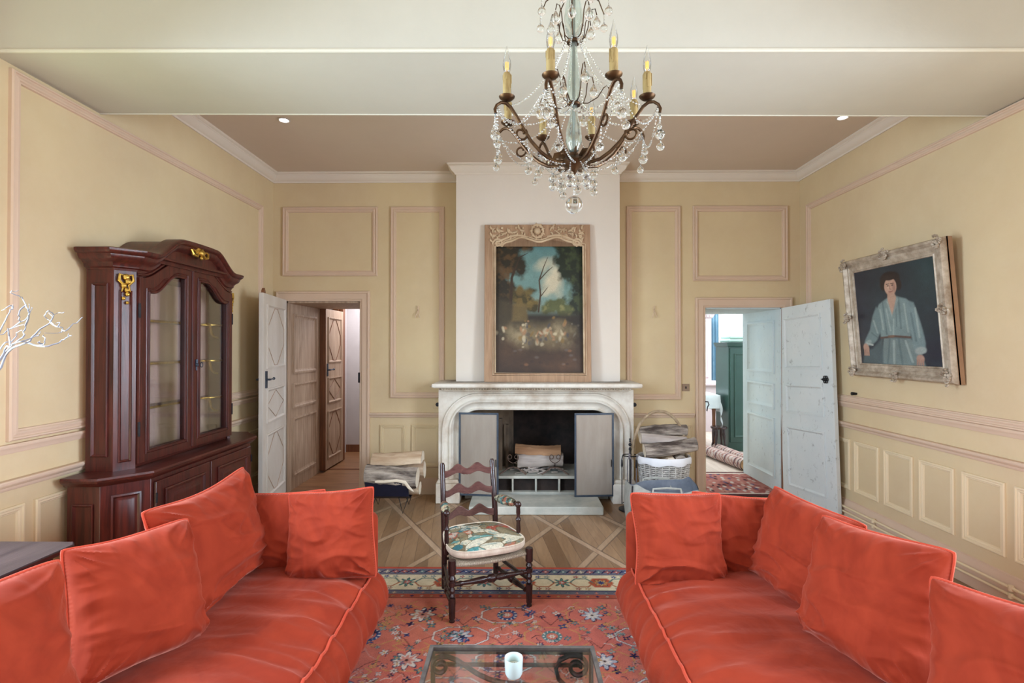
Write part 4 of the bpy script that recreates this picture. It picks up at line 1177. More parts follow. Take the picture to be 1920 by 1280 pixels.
# arms
M['needle']=attr_mat('needlepoint wool',.95,90,.2,.3,.1)
sup=[(0,.012),(.1,.016),(.2,.010),(.35,.015),(.55,.012),(.62,.018),(.7,.010),(.8,.014),(1,.012)]
for s in (-1,1):
    A=W(s*.176,.452,.555); B=W(s*.235,.155,.585)
    obj('arm_rail',MB().tube([A,A.lerp(B,.5)+Vector((0,0,.006)),B],.012,10),M['chairwood'],ch)
    mb=MB(); mb.ball(B+Vector((0,0,0)),.021,12,8); obj('arm_knob',mb,M['chairwood'],ch)
    obj('arm_support',MB().turned(W(s*.235,.15,.34),B,sup,12),M['chairwood'],ch)
    P=Paint(40,60,.6); nA=P.n(8,31+s,3); P.C[:]=np.array(lin((196,184,150))[:3])
    P.put(np.clip((nA-.5)*7,0,1),(72,118,118)); P.put(np.clip((P.n(9,35+s,3)-.56)*9,0,1),(160,96,76)); P.put(np.clip((P.n(10,37+s,3)-.56)*9,0,1),(80,76,60)); 
    d=(B-A).normalized(); q=d.cross(Vector((0,0,1))).normalized(); u=q.cross(d)
    def sleeve(X,Y):
        a=X/.6*2*np.pi; tt=.10+.78*Y; r=.013+.018*np.sin(np.clip((Y-.02)/.96,0,1)*np.pi)**.5
        out=[]
        for k in range(3):
            out.append(A[k]+(B[k]-A[k])*tt+q[k]*np.cos(a)*r+u[k]*(np.sin(a)*r+.004))
        return out
    painted_grid('arm_pad',P,sleeve,M['needle'],ch)
# stretchers
ts=[(0,.011),(.08,.012),(.1,.017),(.14,.011),(.3,.017),(.40,.020),(.44,.013),(.47,.024),(.53,.024),(.56,.013),(.60,.020),(.7,.017),(.86,.011),(.9,.017),(.92,.012),(1,.011)]
obj('stretcher',MB().turned(W(FL[0],0,.222),W(FR_[0],0,.222),ts,12),M['chairwood'],ch)
obj('stretcher',MB().turned(W(BL[0],.42,.2),W(BR[0],.42,.2),[(0,.01),(1,.01)],10),M['chairwood'],ch)
for a,b in ((FL,BL),(FR_,BR)):
    obj('stretcher',MB().turned(W(a[0],a[1],.095),W(b[0],b[1],.095),ts,12),M['chairwood'],ch)
    obj('stretcher',MB().turned(W(a[0],a[1],.17),W(b[0],b[1],.17),[(0,.010),(.5,.012),(1,.010)],10),M['chairwood'],ch)
# rush seat
def rushmat():
    t=NT('woven rush'); t.set(Roughness=.75)
    tc=t.node('ShaderNodeTexCoord'); w=t.node('ShaderNodeTexWave'); w.inputs['Scale'].default_value=46; w.inputs['Distortion'].default_value=.8; w.inputs['Detail'].default_value=2
    mp_=t.node('ShaderNodeMapping'); mp_.inputs['Rotation'].default_value=(0,0,-math.atan2(.384,.9235)); t.link(tc.outputs['Object'],mp_.inputs[0]); t.link(mp_.outputs[0],w.inputs['Vector'])
    n=t.noise(t.coord(),30,4)
    c=t.mix(w.outputs['Fac'],(120,104,84),(206,192,170)); c=t.mix(t.math('MULTIPLY',n,.5),c,(170,156,136)); t.col(c); t.bump(w.outputs['Fac'],.6,.006); return t.m
M['rush']=rushmat()
mb=MB()
def rush(i,j):
    a=2*PI*j; v=i
    return None
NSEG=28
def trap(u,v,inset=0):   # u -1..1, v 0..1 front->back
    wd=(.243+(.18-.243)*v)-inset
    return (u*wd, -.005+v*.43)
def rs(i,j):
    # closed pad: i around section front-back loop, j across
    u=-1+2*j; a=2*PI*i
    v=.5-.5*math.cos(a); s=math.sin(a)
    x,y=trap(u*.99,v)
    th=.024*abs(s)**.6*(1 if s>0 else -1)
    bulge=-.02*(1-u*u)*(1 if v<.3 else 0)*(1-v/.3) if v<.3 else 0
    return W(x,y+bulge,.335+th-(.012*(1-u*u))*(1-abs(2*v-1))+(-.008*(1-u*u) if v<.2 else 0))
mb=MB().grid(rs,32,24,cu=True); obj('rush_seat',mb,M['rush'],ch)
# seat cushion: needlepoint on a linen box
cu=thing('seat_cushion','floral needlepoint seat cushion with a cream linen box edge, on the ladderback armchair','cushion',tuple(W(0,.2,.355)))
cux=lambda x,y,z: W(x,y,z)
M['linen']=pm('cream linen',(206,188,166),(226,212,192),30,.9,bump=.4,bscale=120,stretch=(1,1,.3))
def outline(a,k=1.0):
    c,s=math.cos(a),math.sin(a); p=2/3.4
    u=math.copysign(abs(c)**p,c); v=math.copysign(abs(s)**p,s)
    y=.20+v*.235*k; wd=(.262-.055*(v*.5+.5)); return u*wd*k, y
def cushion_z(k): return .404+.030*(1-k**2.2)
mb=MB(); NA=72
loops=[]
for k,z in ((.90,.362),(.97,.366),(1.0,.378),(1.005,.392),(.99,.404)):
    loops.append([cux(*outline(2*PI*j/NA,k),z) for j in range(NA)])
vs=[p for l in loops for p in l]
mb.add(vs,[(i*NA+j,i*NA+(j+1)%NA,(i+1)*NA+(j+1)%NA,(i+1)*NA+j) for i in range(4) for j in range(NA)]+[tuple(range(NA-1,-1,-1))])
obj('box_edge',mb,M['linen'],cu)
obj('piping',MB().tube([cux(*outline(2*PI*j/NA,.992),.405) for j in range(NA)],.0045,6,True),M['linen'],cu)
P=Paint(150,150,1); 
nn1=P.n(5,41,3); warpx=P.X+.06*(P.n(6,44,3)-.5); warpy=P.Y+.06*(P.n(6,45,3)-.5)
P.C[:]=np.array(lin((156,142,112))[:3])
rr=random.Random(12)
cols=[(232,224,200),(226,218,192),(96,156,156),(226,218,194),(178,96,76),(120,168,160),(214,200,160),(70,118,124),(190,120,92),(226,216,190)]
pts=[(rr.random(),rr.random()) for _ in range(46)]
D=np.stack([np.hypot((warpx-a)*rr.uniform(.7,1.3),(warpy-b)*rr.uniform(.9,1.5)) for a,b in pts],-1)
idx=D.argmin(-1); sd=np.sort(D,-1); edge=sd[...,1]-sd[...,0]
for k in range(46):
    m=(idx==k)&(edge>.012); c=cols[k%len(cols)]
    if k%3==2: continue
    P.put(m.astype(np.float32),c)
    m2=(idx==k)&(edge>.035)&(P.n(16,50+k%5,2)>.52); P.put(m2.astype(np.float32)*.6,[(96,150,150),(230,222,200),(150,84,70)][k%3])
P.put(((edge<.012)).astype(np.float32)*.8,(120,104,80))
P.put(np.clip((P.n(22,61,2)-.62)*8,0,1)*.5,(76,130,132))
def cush(X,Y):
    u=X*2-1; v=Y*2-1
    # square to disc to superellipse
    du=u*np.sqrt(1-v*v/2); dv=v*np.sqrt(1-u*u/2); r=np.minimum(1,np.hypot(du,dv)); a=np.arctan2(dv,du)
    c,s=np.cos(a),np.sin(a); p=2/3.4
    ou=np.sign(c)*np.abs(c)**p; ov=np.sign(s)*np.abs(s)**p
    y=.20+ov*.235*r*.99; x=ou*(.262-.055*(ov*r*.5+.5))*r*.99
    z=.404+.030*(1-r**2.2)
    return [o0[k]+e[k]*x+nn[k]*y+(z if k==2 else 0) for k in range(3)]
painted_grid('needlepoint_top',P,cush,M['needle'],cu)
# ================================================================== CHANDELIER
CXH,CYH=.232,2.1
ch2=thing('chandelier','bronze and crystal chandelier with eight candle bulbs hanging before the ceiling beam','chandelier',(CXH,CYH,2.14))
H=lambda r,a,z:Vector((CXH+r*math.cos(a),CYH+r*math.sin(a),z))
M['sleeve']=pm('wax candle sleeve',(160,138,88),(116,92,50),40,.6,bump=.2,stretch=(1,1,.4),lo=.45,hi=.8)
def emit(name,c,s):
    t=NT(name); t.set(Roughness=.5); t.col(c); t.b.inputs['Emission Color'].default_value=lin(c); t.b.inputs['Emission Strength'].default_value=s; return t.m
M['filament']=emit('filament glow',(236,176,80),.55)
# stem
t=NT('pale green stem glass'); t.set(Roughness=.03,IOR=1.5); t.b.inputs['Transmission Weight'].default_value=.9; t.col((222,236,229)); M['stemglass']=t.m
M['rod']=pm('plated rod',(150,156,152),(176,182,178),12,.3,.8)
st=[(.001,2.33),(.02,2.34),(.026,2.36),(.016,2.39),(.012,2.42),(.022,2.46),(.026,2.50),(.016,2.545),(.012,2.575),(.030,2.595)]
obj('glass_stem',MB().lathe([(.001,2.39),(.02,2.40),(.034,2.44),(.03,2.49),(.016,2.545),(.014,2.585),(.016,2.60),(.026,2.63),(.030,2.67),(.022,2.73),(.015,2.80),(.014,2.84),(.018,2.86),(.034,2.90),(.040,2.95),(.03,3.01),(.014,3.06),(.001,3.062)],(CXH,CYH,0),20),M['stemglass'],ch2)
obj('centre_rod',MB().cyl((CXH,CYH,2.33),(CXH,CYH,3.40),.004,n=8),M['rod'],ch2)
for z in (2.592,2.85,3.06):
    obj('collar',MB().lathe([(.001,-.008),(.026,-.006),(.030,0),(.024,.007),(.001,.009)],(CXH,CYH,z),18),M['bronze'],ch2)
mb=MB(); mb.lathe([(.001,2.30),(.008,2.305),(.02,2.325),(.045,2.34),(.055,2.352),(.045,2.365),(.025,2.375),(.018,2.39),(.001,2.395)],(CXH,CYH,0),20)
for k in range(8):
    a=k*PI/4
    mb.tube([H(.02,a,2.36),H(.05,a,2.385),H(.075,a,2.38),H(.085,a,2.365)],[.008,.016,.013,.003],7,flat=.3)
obj('hub',mb,M['bronze'],ch2)
mb=MB(); 
for k in range(14): mb.tube([(CXH+.010*math.cos(j*PI/4)*(k%2),CYH+.010*math.cos(j*PI/4)*((k+1)%2),3.10+k*.023+.014*math.sin(j*PI/4)) for j in range(8)],.0025,5,True)
obj('chain',mb,M['bronze'],ch2)
obj('ceiling_rose',MB().lathe([(.001,3.395),(.02,3.40),(.05,3.44),(.06,3.47),(.001,3.47)],(CXH,CYH,0),20),M['bronze'],ch2)
def strand(pts,r=.0042,sp=.0125):
    P=[Vector(p) for p in pts]; mb=MB(); acc=0
    mb.tube(P,.0008,4)
    for a,b in zip(P[:-1],P[1:]):
        L=(b-a).length; d=acc
        while d<L:
            mb.ball(a.lerp(b,d/L),r*rnd.uniform(.75,1.25),6,4); d+=sp
        acc=d-L
    return mb
def cat(a,b,s,n=12):
    return [a.lerp(b,k/n)-Vector((0,0,s*4*(k/n)*(1-k/n))) for k in range(n+1)]
def drop(p,r,nm='crystal_ball',par=None):
    mb=MB(); mb.ball(p,r,16,12); mb.ball(Vector(p)+Vector((0,0,r+.003)),.0042,6,4); return obj(nm,mb,M['crystal'],par or ch2)
def pear(p,r):
    mb=MB(); mb.lathe([(.0005,-1.2*r),(.6*r,-1.0*r),(.95*r,-.5*r),(1.0*r,0),(.8*r,.6*r),(.45*r,1.2*r),(.2*r,1.7*r),(.0005,1.8*r)],p,14); return obj('crystal_drop',mb,M['crystal'],ch2)
pans=[]
for k in range(8):
    a=R(22.5+45*k)
    path=[(.035,2.352),(.07,2.345),(.11,2.352),(.15,2.375),(.19,2.41),(.225,2.455),(.255,2.50),(.28,2.532),(.30,2.545),(.32,2.543),(.337,2.53),(.345,2.512),(.342,2.497)]
    arm=obj('arm',MB().tube([H(r,a,z) for r,z in path],[.0075]*4+[.007]*5+[.006]*4,8),M['bronze'],ch2)
    sc=[H(.235+.028*(1-.6*q)*math.cos(2.4+q*7),a,2.435+.028*(1-.6*q)*math.sin(2.4+q*7)) for q in [j/20 for j in range(21)]]
    obj('scroll',MB().tube(sc,.0045,6),M['bronze'],arm)
    pc=H(.295,a,0)
    obj('drip_pan',MB().lathe([(.001,2.552),(.010,2.553),(.020,2.557),(.030,2.566),(.0315,2.570),(.029,2.569),(.018,2.562),(.001,2.560)],pc,20),M['bronze'],arm)
    mb=MB(); mb.lathe([(.0155,2.558),(.016,2.60),(.0155,2.655),(.013,2.662),(.001,2.662)],pc,14)
    for j in range(9):
        b=rnd.uniform(0,2*PI); z=2.66-rnd.uniform(0,.01); q=Vector((.0158*math.cos(b),.0158*math.sin(b),0))
        mb.tube([pc+q+Vector((0,0,z)),pc+q*1.05+Vector((0,0,z-rnd.uniform(.015,.055)))],[.003,.0022],5)
    obj('candle_sleeve',mb,M['sleeve'],arm)
    bl=obj('bulb',MB().lathe([(.009,2.662),(.014,2.674),(.0165,2.69),(.015,2.71),(.010,2.73),(.005,2.75),(.001,2.768)],pc,14),M['bulb'],arm)
    mb=MB()
    for j in range(4): mb.cyl(pc+Vector((.005*math.cos(j*PI/2),.005*math.sin(j*PI/2),2.675)),pc+Vector((.005*math.cos(j*PI/2),.005*math.sin(j*PI/2),2.705)),.0016,n=6)
    obj('filament',mb,M['filament'],arm)
    end=H(.343,a,2.497)
    for j,(da,l,r) in enumerate(((0,.085,.0195),(.055,.125,.015),(-.05,.06,.011))):
        p=H(.343,a+da,2.497-l)
        obj('bead_strand',strand([end,p+Vector((0,0,r))],.0036,.011),M['crystal'],arm)
        drop(p,r,par=arm)
    m=H(.20,a+.0,2.36); obj('bead_strand',strand([H(.215,a,2.44),m],.0036,.012),M['crystal'],arm); drop(H(.20,a,2.345),.0165,par=arm)
    pans.append(H(.335,a,2.52))
for k in range(8):
    a=R(22.5+45*k); b=R(22.5+45*(k+1))
    obj('bead_swag',strand(cat(pans[k],pans[(k+1)%8],.10)),M['crystal'],ch2)
    obj('bead_swag',strand(cat(H(.028,a,2.86),H(.285,a,2.535),.06,16)),M['crystal'],ch2)
    obj('bead_swag',strand(cat(H(.028,a+.4,2.60),H(.335,a,2.50),.07,14)),M['crystal'],ch2)
    obj('bead_swag',strand(cat(H(.33,a,2.5),H(.05,a+.39,2.335),.05,14)),M['crystal'],ch2)
    # lower cluster
    rr_=.055 if k%2 else .095; z=2.285 if k%2 else 2.275
    p=H(rr_,a,z); obj('bead_strand',strand([H(.05,a,2.345),p+Vector((0,0,.016))],.0035,.011),M['crystal'],ch2)
    drop(p,.0165); drop(p-Vector((0,0,.034)),.0165)
    # tiers of wires with drops
    for zt,rm,hh,pr_ in ((2.592,.062,.13,.019),(2.85,.07,.125,.018)):
        if k%2==0 or zt>2.8:
            aa=a+(.2 if zt>2.8 else 0)
            w=[H(.024,aa,zt+.004),H(.045,aa,zt+.012),H(.058,aa,zt+.05),H(.064,aa,zt+.10),H(.075,aa,zt+hh),H(.088,aa,zt+hh),H(.094,aa,zt+hh-.025)]
            obj('wire_branch',MB().tube(w,.0022,6),M['bronze'],ch2); pear(H(.094,aa,zt+hh-.025-.038),pr_)
        else:
            aa=a; w=[H(.024,aa,zt),H(.06,aa,zt-.006),H(.10,aa,zt+.01),H(.125,aa,zt+.045),H(.14,aa,zt+.05),H(.148,aa,zt+.03)]
            obj('wire_branch',MB().tube(w,.0022,6),M['bronze'],ch2); pear(H(.148,aa,zt-.012),.018)
    w=[H(.02,a,3.06),H(.06,a,3.075),H(.12,a,3.05),H(.145,a,3.0)]
    obj('wire_branch',MB().tube(w,.0025,6),M['bronze'],ch2); obj('bead_strand',strand([H(.145,a,3.0),H(.145,a,2.955)]),M['crystal'],ch2); drop(H(.145,a,2.94),.0165)
obj('bead_strand',strand([(CXH,CYH,2.305),(CXH,CYH,2.215)],.0045,.012),M['crystal'],ch2)
mb=MB(); mb.ball((CXH,CYH,2.178),.036,28,18); obj('base_ball',mb,M['crystal'],ch2)
# ================================================================== RUG
RX0,RX1,RY0,RY1=-1.62,1.55,.75,3.685
def axis(a,b,segs):
    out=[]
    for lo,hi,st in segs:
        out+=list(np.arange(lo,hi-1e-6,st))
    return np.array(out+[b])
xs=axis(RX0,RX1,((RX0,-1.05,.02),(-1.05,.90,.0052),(.90,RX1,.02)))
ys=axis(RY0,RY1,((RY0,1.75,.02),(1.75,RY1,.0055)))
P=Paint(0,0,1,xs,ys); X,Y=P.X,P.Y
n1=P.n(2.2,71,4); n2=P.n(30,72,2); n3=P.n(1,73,2)
red=(214,124,104); P.C[:]=np.array(lin(red)[:3]); P.put(np.clip((n1-.4)*3,0,1)*.8,(222,140,116)); P.put(np.clip((n3-.5)*4,0,1)*.5,(206,110,104))
blue=(62,84,132); navy=(44,46,84); white=(226,216,206); teal=(98,136,138); gold=(204,158,96); pink=(214,150,136); dark=(70,46,50)
def stamp(cx,cy,R_,fn):
    ix=np.where(np.abs(xs-cx)<R_)[0]; iy=np.where(np.abs(ys-cy)<R_)[0]
    if len(ix)<2 or len(iy)<2: return
    S=Paint.__new__(Paint); sl=(slice(iy[0],iy[-1]+1),slice(ix[0],ix[-1]+1))
    S.X=X[sl]-cx; S.Y=Y[sl]-cy; S.C=P.C[sl]; S.asp=1; fn(S); P.C[sl]=S.C
def flower(r,c,c2,n=6,ph=0):
    def f(S):
        a=np.arctan2(S.Y,S.X); d=np.hypot(S.X,S.Y); rr=r*(.72+.28*np.cos(n*a+ph))
        S.put(np.clip((rr*1.16-d)/.004,0,1),navy); S.put(np.clip((rr-d)/.004,0,1),c); S.put(np.clip((r*.34-d)/.004,0,1),c2)
    return f
def rosette(r,c,c2):
    def f(S):
        a=np.arctan2(S.Y,S.X); d=np.hypot(S.X,S.Y)
        S.put(np.clip((r-d)/.004,0,1),c); dots=(np.cos(12*a)>.55)&(d>r*.7)&(d<r*.92); S.put(dots.astype(np.float32),white)
        S.put(np.clip((r*.58-d)/.004,0,1),red); S.put(np.clip((r*.38*(.75+.25*np.cos(6*a))-d)/.004,0,1),c2); S.put(np.clip((r*.13-d)/.004,0,1),gold)
    return f
def star(r,c,c2):
    def f(S):
        a=np.arctan2(S.Y,S.X); d=np.hypot(S.X,S.Y); rr=r*(.55+.45*np.abs(np.cos(4*a))**1.5)
        S.put(np.clip((rr*1.14-d)/.004,0,1),navy); S.put(np.clip((rr-d)/.004,0,1),c); S.put(np.clip((rr*.62-d)/.004,0,1),c2); S.put(np.clip((r*.16-d)/.004,0,1),dark)
    return f
def pline(pts,w,c,op=1):
    xsn=[p[0] for p in pts]; ysn=[p[1] for p in pts]
    cx=(min(xsn)+max(xsn))/2; cy=(min(ysn)+max(ysn))/2; R_=max(max(xsn)-min(xsn),max(ysn)-min(ysn))/2+.03
    stamp(cx,cy,R_,lambda S:S.line([(a-cx,b-cy) for a,b in pts],w,c,op))
FY=3.235; rr=random.Random(21)
# lattice of linked octagons and vines
px_,py_=.50,.44
for i in range(-5,6):
    for j in range(8):
        cx=i*px_+(.25 if j%2 else 0)-.06; cy=FY-.20-j*py_*.5
        if cy<RY0 or cx<RX0 or cx>RX1: continue
        a,b=.15,.085
        oc=[(cx-a,cy-b*.4),(cx-a*.55,cy-b),(cx+a*.55,cy-b),(cx+a,cy-b*.4),(cx+a,cy+b*.4),(cx+a*.55,cy+b),(cx-a*.55,cy+b),(cx-a,cy+b*.4),(cx-a,cy-b*.4)]
        if (i+j)%2==0: pline(oc,.0085,navy,.9); pline(oc,.0052,white)
        else: pline(oc,.0045,gold,.9)
        for s in (-1,1):
            pline([(cx+s*a,cy),(cx+s*(a+.05),cy+.035),(cx+s*.25,cy+.11)],.0040,pink)
            pline([(cx+s*a,cy),(cx+s*(a+.05),cy-.035),(cx+s*.25,cy-.11)],.0035,dark,.7)
            pline([(cx+s*.05,cy+b),(cx+s*.10,cy+b+.04),(cx+s*.06,cy+b+.07)],.004,gold,.9)
        k=(i*3+j*2)%4
        stamp(cx,cy,.14,(rosette(.062,blue,white),star(.075,white,pink),rosette(.058,teal,white),star(.065,(186,190,200),white))[k])
        for q in range(20):
            fx=cx+rr.uniform(-.24,.24); fy=cy+rr.uniform(-.11,.11)
            stamp(fx,fy,.05,flower(rr.uniform(.015,.028),rr.choice([white,white,teal,blue,pink,gold,(150,168,160),navy]),rr.choice([gold,red,dark]),rr.choice([4,5,6]),rr.random()*3))
        for q in range(12):
            fx=cx+rr.uniform(-.24,.24); fy=cy+rr.uniform(-.11,.11); an=rr.uniform(0,6.28); l=rr.uniform(.03,.06)
            pline([(fx,fy),(fx+l*.5*math.cos(an),fy+l*.5*math.sin(an)),(fx+l*math.cos(an+.5),fy+l*math.sin(an+.5))],.0032,rr.choice([dark,navy,white,gold]),.85)
# border bands (far end and both sides)
def band(d0,d1,c):
    D=np.minimum(np.minimum(RY1-Y,X-RX0),RX1-X); P.put(((D>=d0)&(D<d1)).astype(np.float32),c)
band(0,.45,(188,92,74)); band(0,.03,(196,92,72)); band(.03,.115,(120,116,128)); band(.115,.125,navy); band(.125,.345,(232,218,184)); band(.345,.355,navy); band(.355,.40,(112,110,122)); band(.40,.45,(176,92,74)); band(.445,.452,dark)
x=RX0+.02
while x<RX1:
    yb=RY1-.072; c=rr.choice([(180,80,66),(196,132,110),blue,teal,(206,190,160)])
    stamp(x,yb,.06,flower(.026,c,white,4)); pline([(x+.02,yb-.02),(x+.045,yb+.02)],.006,navy)
    yb=RY1-.378; stamp(x,yb,.05,flower(.017,rr.choice([(196,132,110),teal,(210,194,160)]),red,4)); 
    yb=RY1-.425; stamp(x,yb,.05,flower(.014,rr.choice([gold,(210,180,150),navy]),dark,4))
    x+=.062
x=RX0+.1; k=0
while x<RX1:
    yb=RY1-.235
    if k%2==0:
        stamp(x,yb,.14,lambda S:S.poly([(-.085,0),(-.05,.065),(.05,.065),(.085,0),(.05,-.065),(-.05,-.065)],(188,96,70),.006))
        stamp(x,yb,.10,star(.05,(206,160,96),blue))
    else:
        stamp(x,yb,.10,flower(.06,(96,140,128),white,8)); stamp(x,yb,.10,flower(.03,(196,96,76),white,5))
    for s in (-1,1):
        pline([(x+s*.05,yb),(x+s*.09,yb+.055),(x+s*.13,yb+.06)],.007,(96,124,120)); pline([(x+s*.05,yb),(x+s*.09,yb-.055),(x+s*.13,yb-.06)],.007,(180,112,80))
        stamp(x+s*.10,yb+.085,.04,flower(.02,rr.choice([(180,96,80),blue,teal]),white,5)); stamp(x+s*.10,yb-.085,.04,flower(.02,rr.choice([(180,96,80),blue,gold]),white,5))
    x+=.26; k+=1
P.C*= (.86+.28*n2)[...,None]
M['wool']=attr_mat('knotted wool',.95,260,.22,.5,.05)
rug=painted_grid('persian_rug',P,lambda X,Y:(X,Y,0*X+.012),M['wool'],None,((RX0+RX1)/2,(RY0+RY1)/2,0.0),solid=.011)
tag(rug,'coral red floral rug with a cream border under the coffee table and ladderback chair','rug')

# ================================================================== COFFEE TABLE
tx0,tx1,ty0,ty1,tz=-.345,.302,.95,2.03,.42
ct=thing('coffee_table','low iron coffee table with glass top and scrolled ends, standing on the rug','coffee table',((tx0+tx1)/2,(ty0+ty1)/2,.012))
M['tiron']=pm('dark wrought iron',(40,32,38),(66,56,58),14,.45,.5)
M['tirontop']=pm('lighter iron rim',(84,78,76),(120,114,108),18,.45,.5)  # rim iron set lighter than the legs and scrolls
obj('rim',MB().ring([(tx0,ty0),(tx1,ty0),(tx1,ty1),(tx0,ty1)],[(tx0+.016,ty0+.016),(tx1-.016,ty0+.016),(tx1-.016,ty1-.016),(tx0+.016,ty1-.016)],lambda u,v,d:(u,v,d),tz-.012,tz),M['tirontop'],ct,bevel=.002)
obj('glass_top',MB().bb(tx0+.015,tx1-.015,ty0+.015,ty1-.015,tz-.009,tz-.001),M['tglass'],ct)
obj('apron',MB().ring([(tx0+.004,ty0+.004),(tx1-.004,ty0+.004),(tx1-.004,ty1-.004),(tx0+.004,ty1-.004)],[(tx0+.012,ty0+.012),(tx1-.012,ty0+.012),(tx1-.012,ty1-.012),(tx0+.012,ty1-.012)],lambda u,v,d:(u,v,d),tz-.03,tz-.012),M['tiron'],ct)
for x in (tx0+.014,tx1-.014):
    for y in (ty0+.014,ty1-.014):
        obj('leg',MB().bb(x-.008,x+.008,y-.008,y+.008,.012,tz-.012),M['tiron'],ct)
for y in (ty0+.014,ty1-.014):
    obj('crossbar',MB().bb(tx0+.02,tx1-.02,y-.005,y+.005,.345,.357),M['tiron'],ct)
    yy=y-.012 if y>1.5 else y+.012
    def sp(cx,cz,r,a0,turn,n=30,k=.75): return [(cx+r*(1-k*q)*math.cos(a0+turn*q),yy,cz+r*(1-k*q)*math.sin(a0+turn*q)) for q in [j/n for j in range(n+1)]]
    # big S scroll rising to the left corner, C scroll at the right corner, arched bar below
    S=list(reversed(sp(-.300,.352,.036,R(90),R(430),40,.72)))
    S=[p for p in S]+[(-.27,yy,.388),(-.235,yy,.375),(-.20,yy,.352),(-.16,yy,.325),(-.11,yy,.302),(-.06,yy,.290),(-.02,yy,.285)]
    obj('scroll',MB().tube(S,.0085,8,flat=1.3),M['tiron'],ct)
    C=[(.27,yy,.225),(.20,yy,.265),(.16,yy,.305),(.15,yy,.345),(.165,yy,.378),(.20,yy,.395)]+sp(.232,.352,.044,R(100),-R(470),40,.72)
    obj('scroll',MB().tube(C,.0085,8,flat=1.3),M['tiron'],ct)
    Ar=[(tx0+.02+(tx1-tx0-.04)*q,yy,.18+.105*math.sin(PI*q)) for q in [j/24 for j in range(25)]]
    obj('arched_bar',MB().tube(Ar,.008,8,flat=1.4),M['tiron'],ct)
obj('crossbar',MB().bb(tx0+.01,tx0+.018,ty0+.02,ty1-.02,.06,.072),M['tiron'],ct); obj('crossbar',MB().bb(tx1-.018,tx1-.01,ty0+.02,ty1-.02,.06,.072),M['tiron'],ct)
# candle glass
t=NT('frosted glass'); t.set(Roughness=.25,IOR=1.3); t.b.inputs['Transmission Weight'].default_value=.35; t.col((226,244,240)); M['frost']=t.m
cg=thing('candle_glass','small frosted white candle glass on the glass coffee table','candle glass',(-.013,1.845,tz))
obj('glass_cup',MB().lathe([(.001,tz),(.026,tz),(.031,tz+.01),(.033,tz+.06),(.0325,tz+.064),(.030,tz+.06),(.027,tz+.03),(.001,tz+.028)],(-.013,1.845,0),28),M['frost'],cg)
M['wax']=pm('white wax',(226,222,206),(240,236,224),5,.6)
obj('wax',MB().lathe([(.001,tz+.029),(.0265,tz+.029),(.0265,tz+.034),(.001,tz+.033)],(-.013,1.845,0),20),M['wax'],cg)
obj('wick',MB().tube([(-.013,1.845,tz+.033),(-.011,1.846,tz+.045)],.0012,5),M['iron'],cg)

# ================================================================== CONSOLE, VASE, TWIGS
M['darktable']=wood('dark polished table',(34,30,38),(66,54,56),1,.25,2)
co=thing('console_table','dark polished side table behind the sofa, between the wall and nearest cushion','side table',(-2.3,1.6,0))
obj('table_top',MB().prism([(-2.62,1.05),(-2.04,1.05),(-2.01,2.31),(-2.04,2.345),(-2.62,2.345)],lambda u,v,d:(u,v,d),.675,.70),M['darktable'],co,bevel=.006)
obj('apron',MB().bb(-2.58,-2.08,1.10,2.28,.56,.675),M['darktable'],co)
for x in (-2.56,-2.10):
    for y in (1.12,2.26): obj('leg',MB().turned((x,y,0),(x,y,.6),[(0,.016),(.5,.022),(.8,.03),(1,.03)],12),M['darktable'],co)
vs_=obj('vase',MB().lathe([(.06,.70),(.09,.76),(.10,.84),(.07,.94),(.045,1.0),(.055,1.04),(.048,1.04),(.038,1.0),(.03,.9)],(-2.3,1.80,0),24),M['stonepale'],origin=(-2.3,1.8,.70)); tag(vs_,'pale vase on the side table holding the white twigs','vase')
M['twig']=pm('whitened twigs',(118,118,126),(150,150,158),20,.7)
def tp(px,py,Y): return Vector(((px-970)*Y/960,Y,1.6+(648-py)*Y/960))
def branch(name,label,paths,y0):
    mb=MB()
    for i,(pts,r) in enumerate(paths):
        Q=[]
        for k,(a,b) in enumerate(pts): Q.append(tp(a,b,y0+.03*math.sin(k*1.7+i)))
        if i==0: Q=[Vector((-2.3,1.80,.80)),Vector((-2.285,1.80,1.03))]+Q
        # catmull smoothing
        S=[]
        for k in range(len(Q)-1):
            p0=Q[max(k-1,0)];p1=Q[k];p2=Q[k+1];p3=Q[min(k+2,len(Q)-1)]
            for q in (0,.33,.66):
                S.append(.5*((2*p1)+(p2-p0)*q+(2*p0-5*p1+4*p2-p3)*q*q+(3*p1-p0-3*p2+p3)*q**3))
        S.append(Q[-1]); S=[s+Vector((rnd.uniform(-1,1),rnd.uniform(-1,1),rnd.uniform(-1,1)))*.0025*(k>4) for k,s in enumerate(S)]
        n=len(S); mb.tube(S,[max(.001,.62*r*(1-.6*k/n)) for k in range(n)],6)
    o=obj(name,mb,M['twig'],origin=(-2.3,1.80,.80)); tag(o,label,'twig','whitened twigs in the vase')
branch('twig','long white twig in the vase, its lone tip reaching over the cabinet side',[([(-30,720),(0,667),(20,650),(45,640),(65,618),(85,604)],.0085),([(85,604),(92,590),(82,582),(74,591),(80,596),(92,608)],.004),([(85,604),(98,612),(108,612),(109,620),(100,623),(75,624)],.004),([(108,618),(115,620),(124,612),(135,605),(147,594)],.0045),([(85,604),(90,594),(84,586)],.003),([(100,612),(104,604),(96,606)],.003),([(92,590),(100,586),(112,585)],.0018)],1.92)
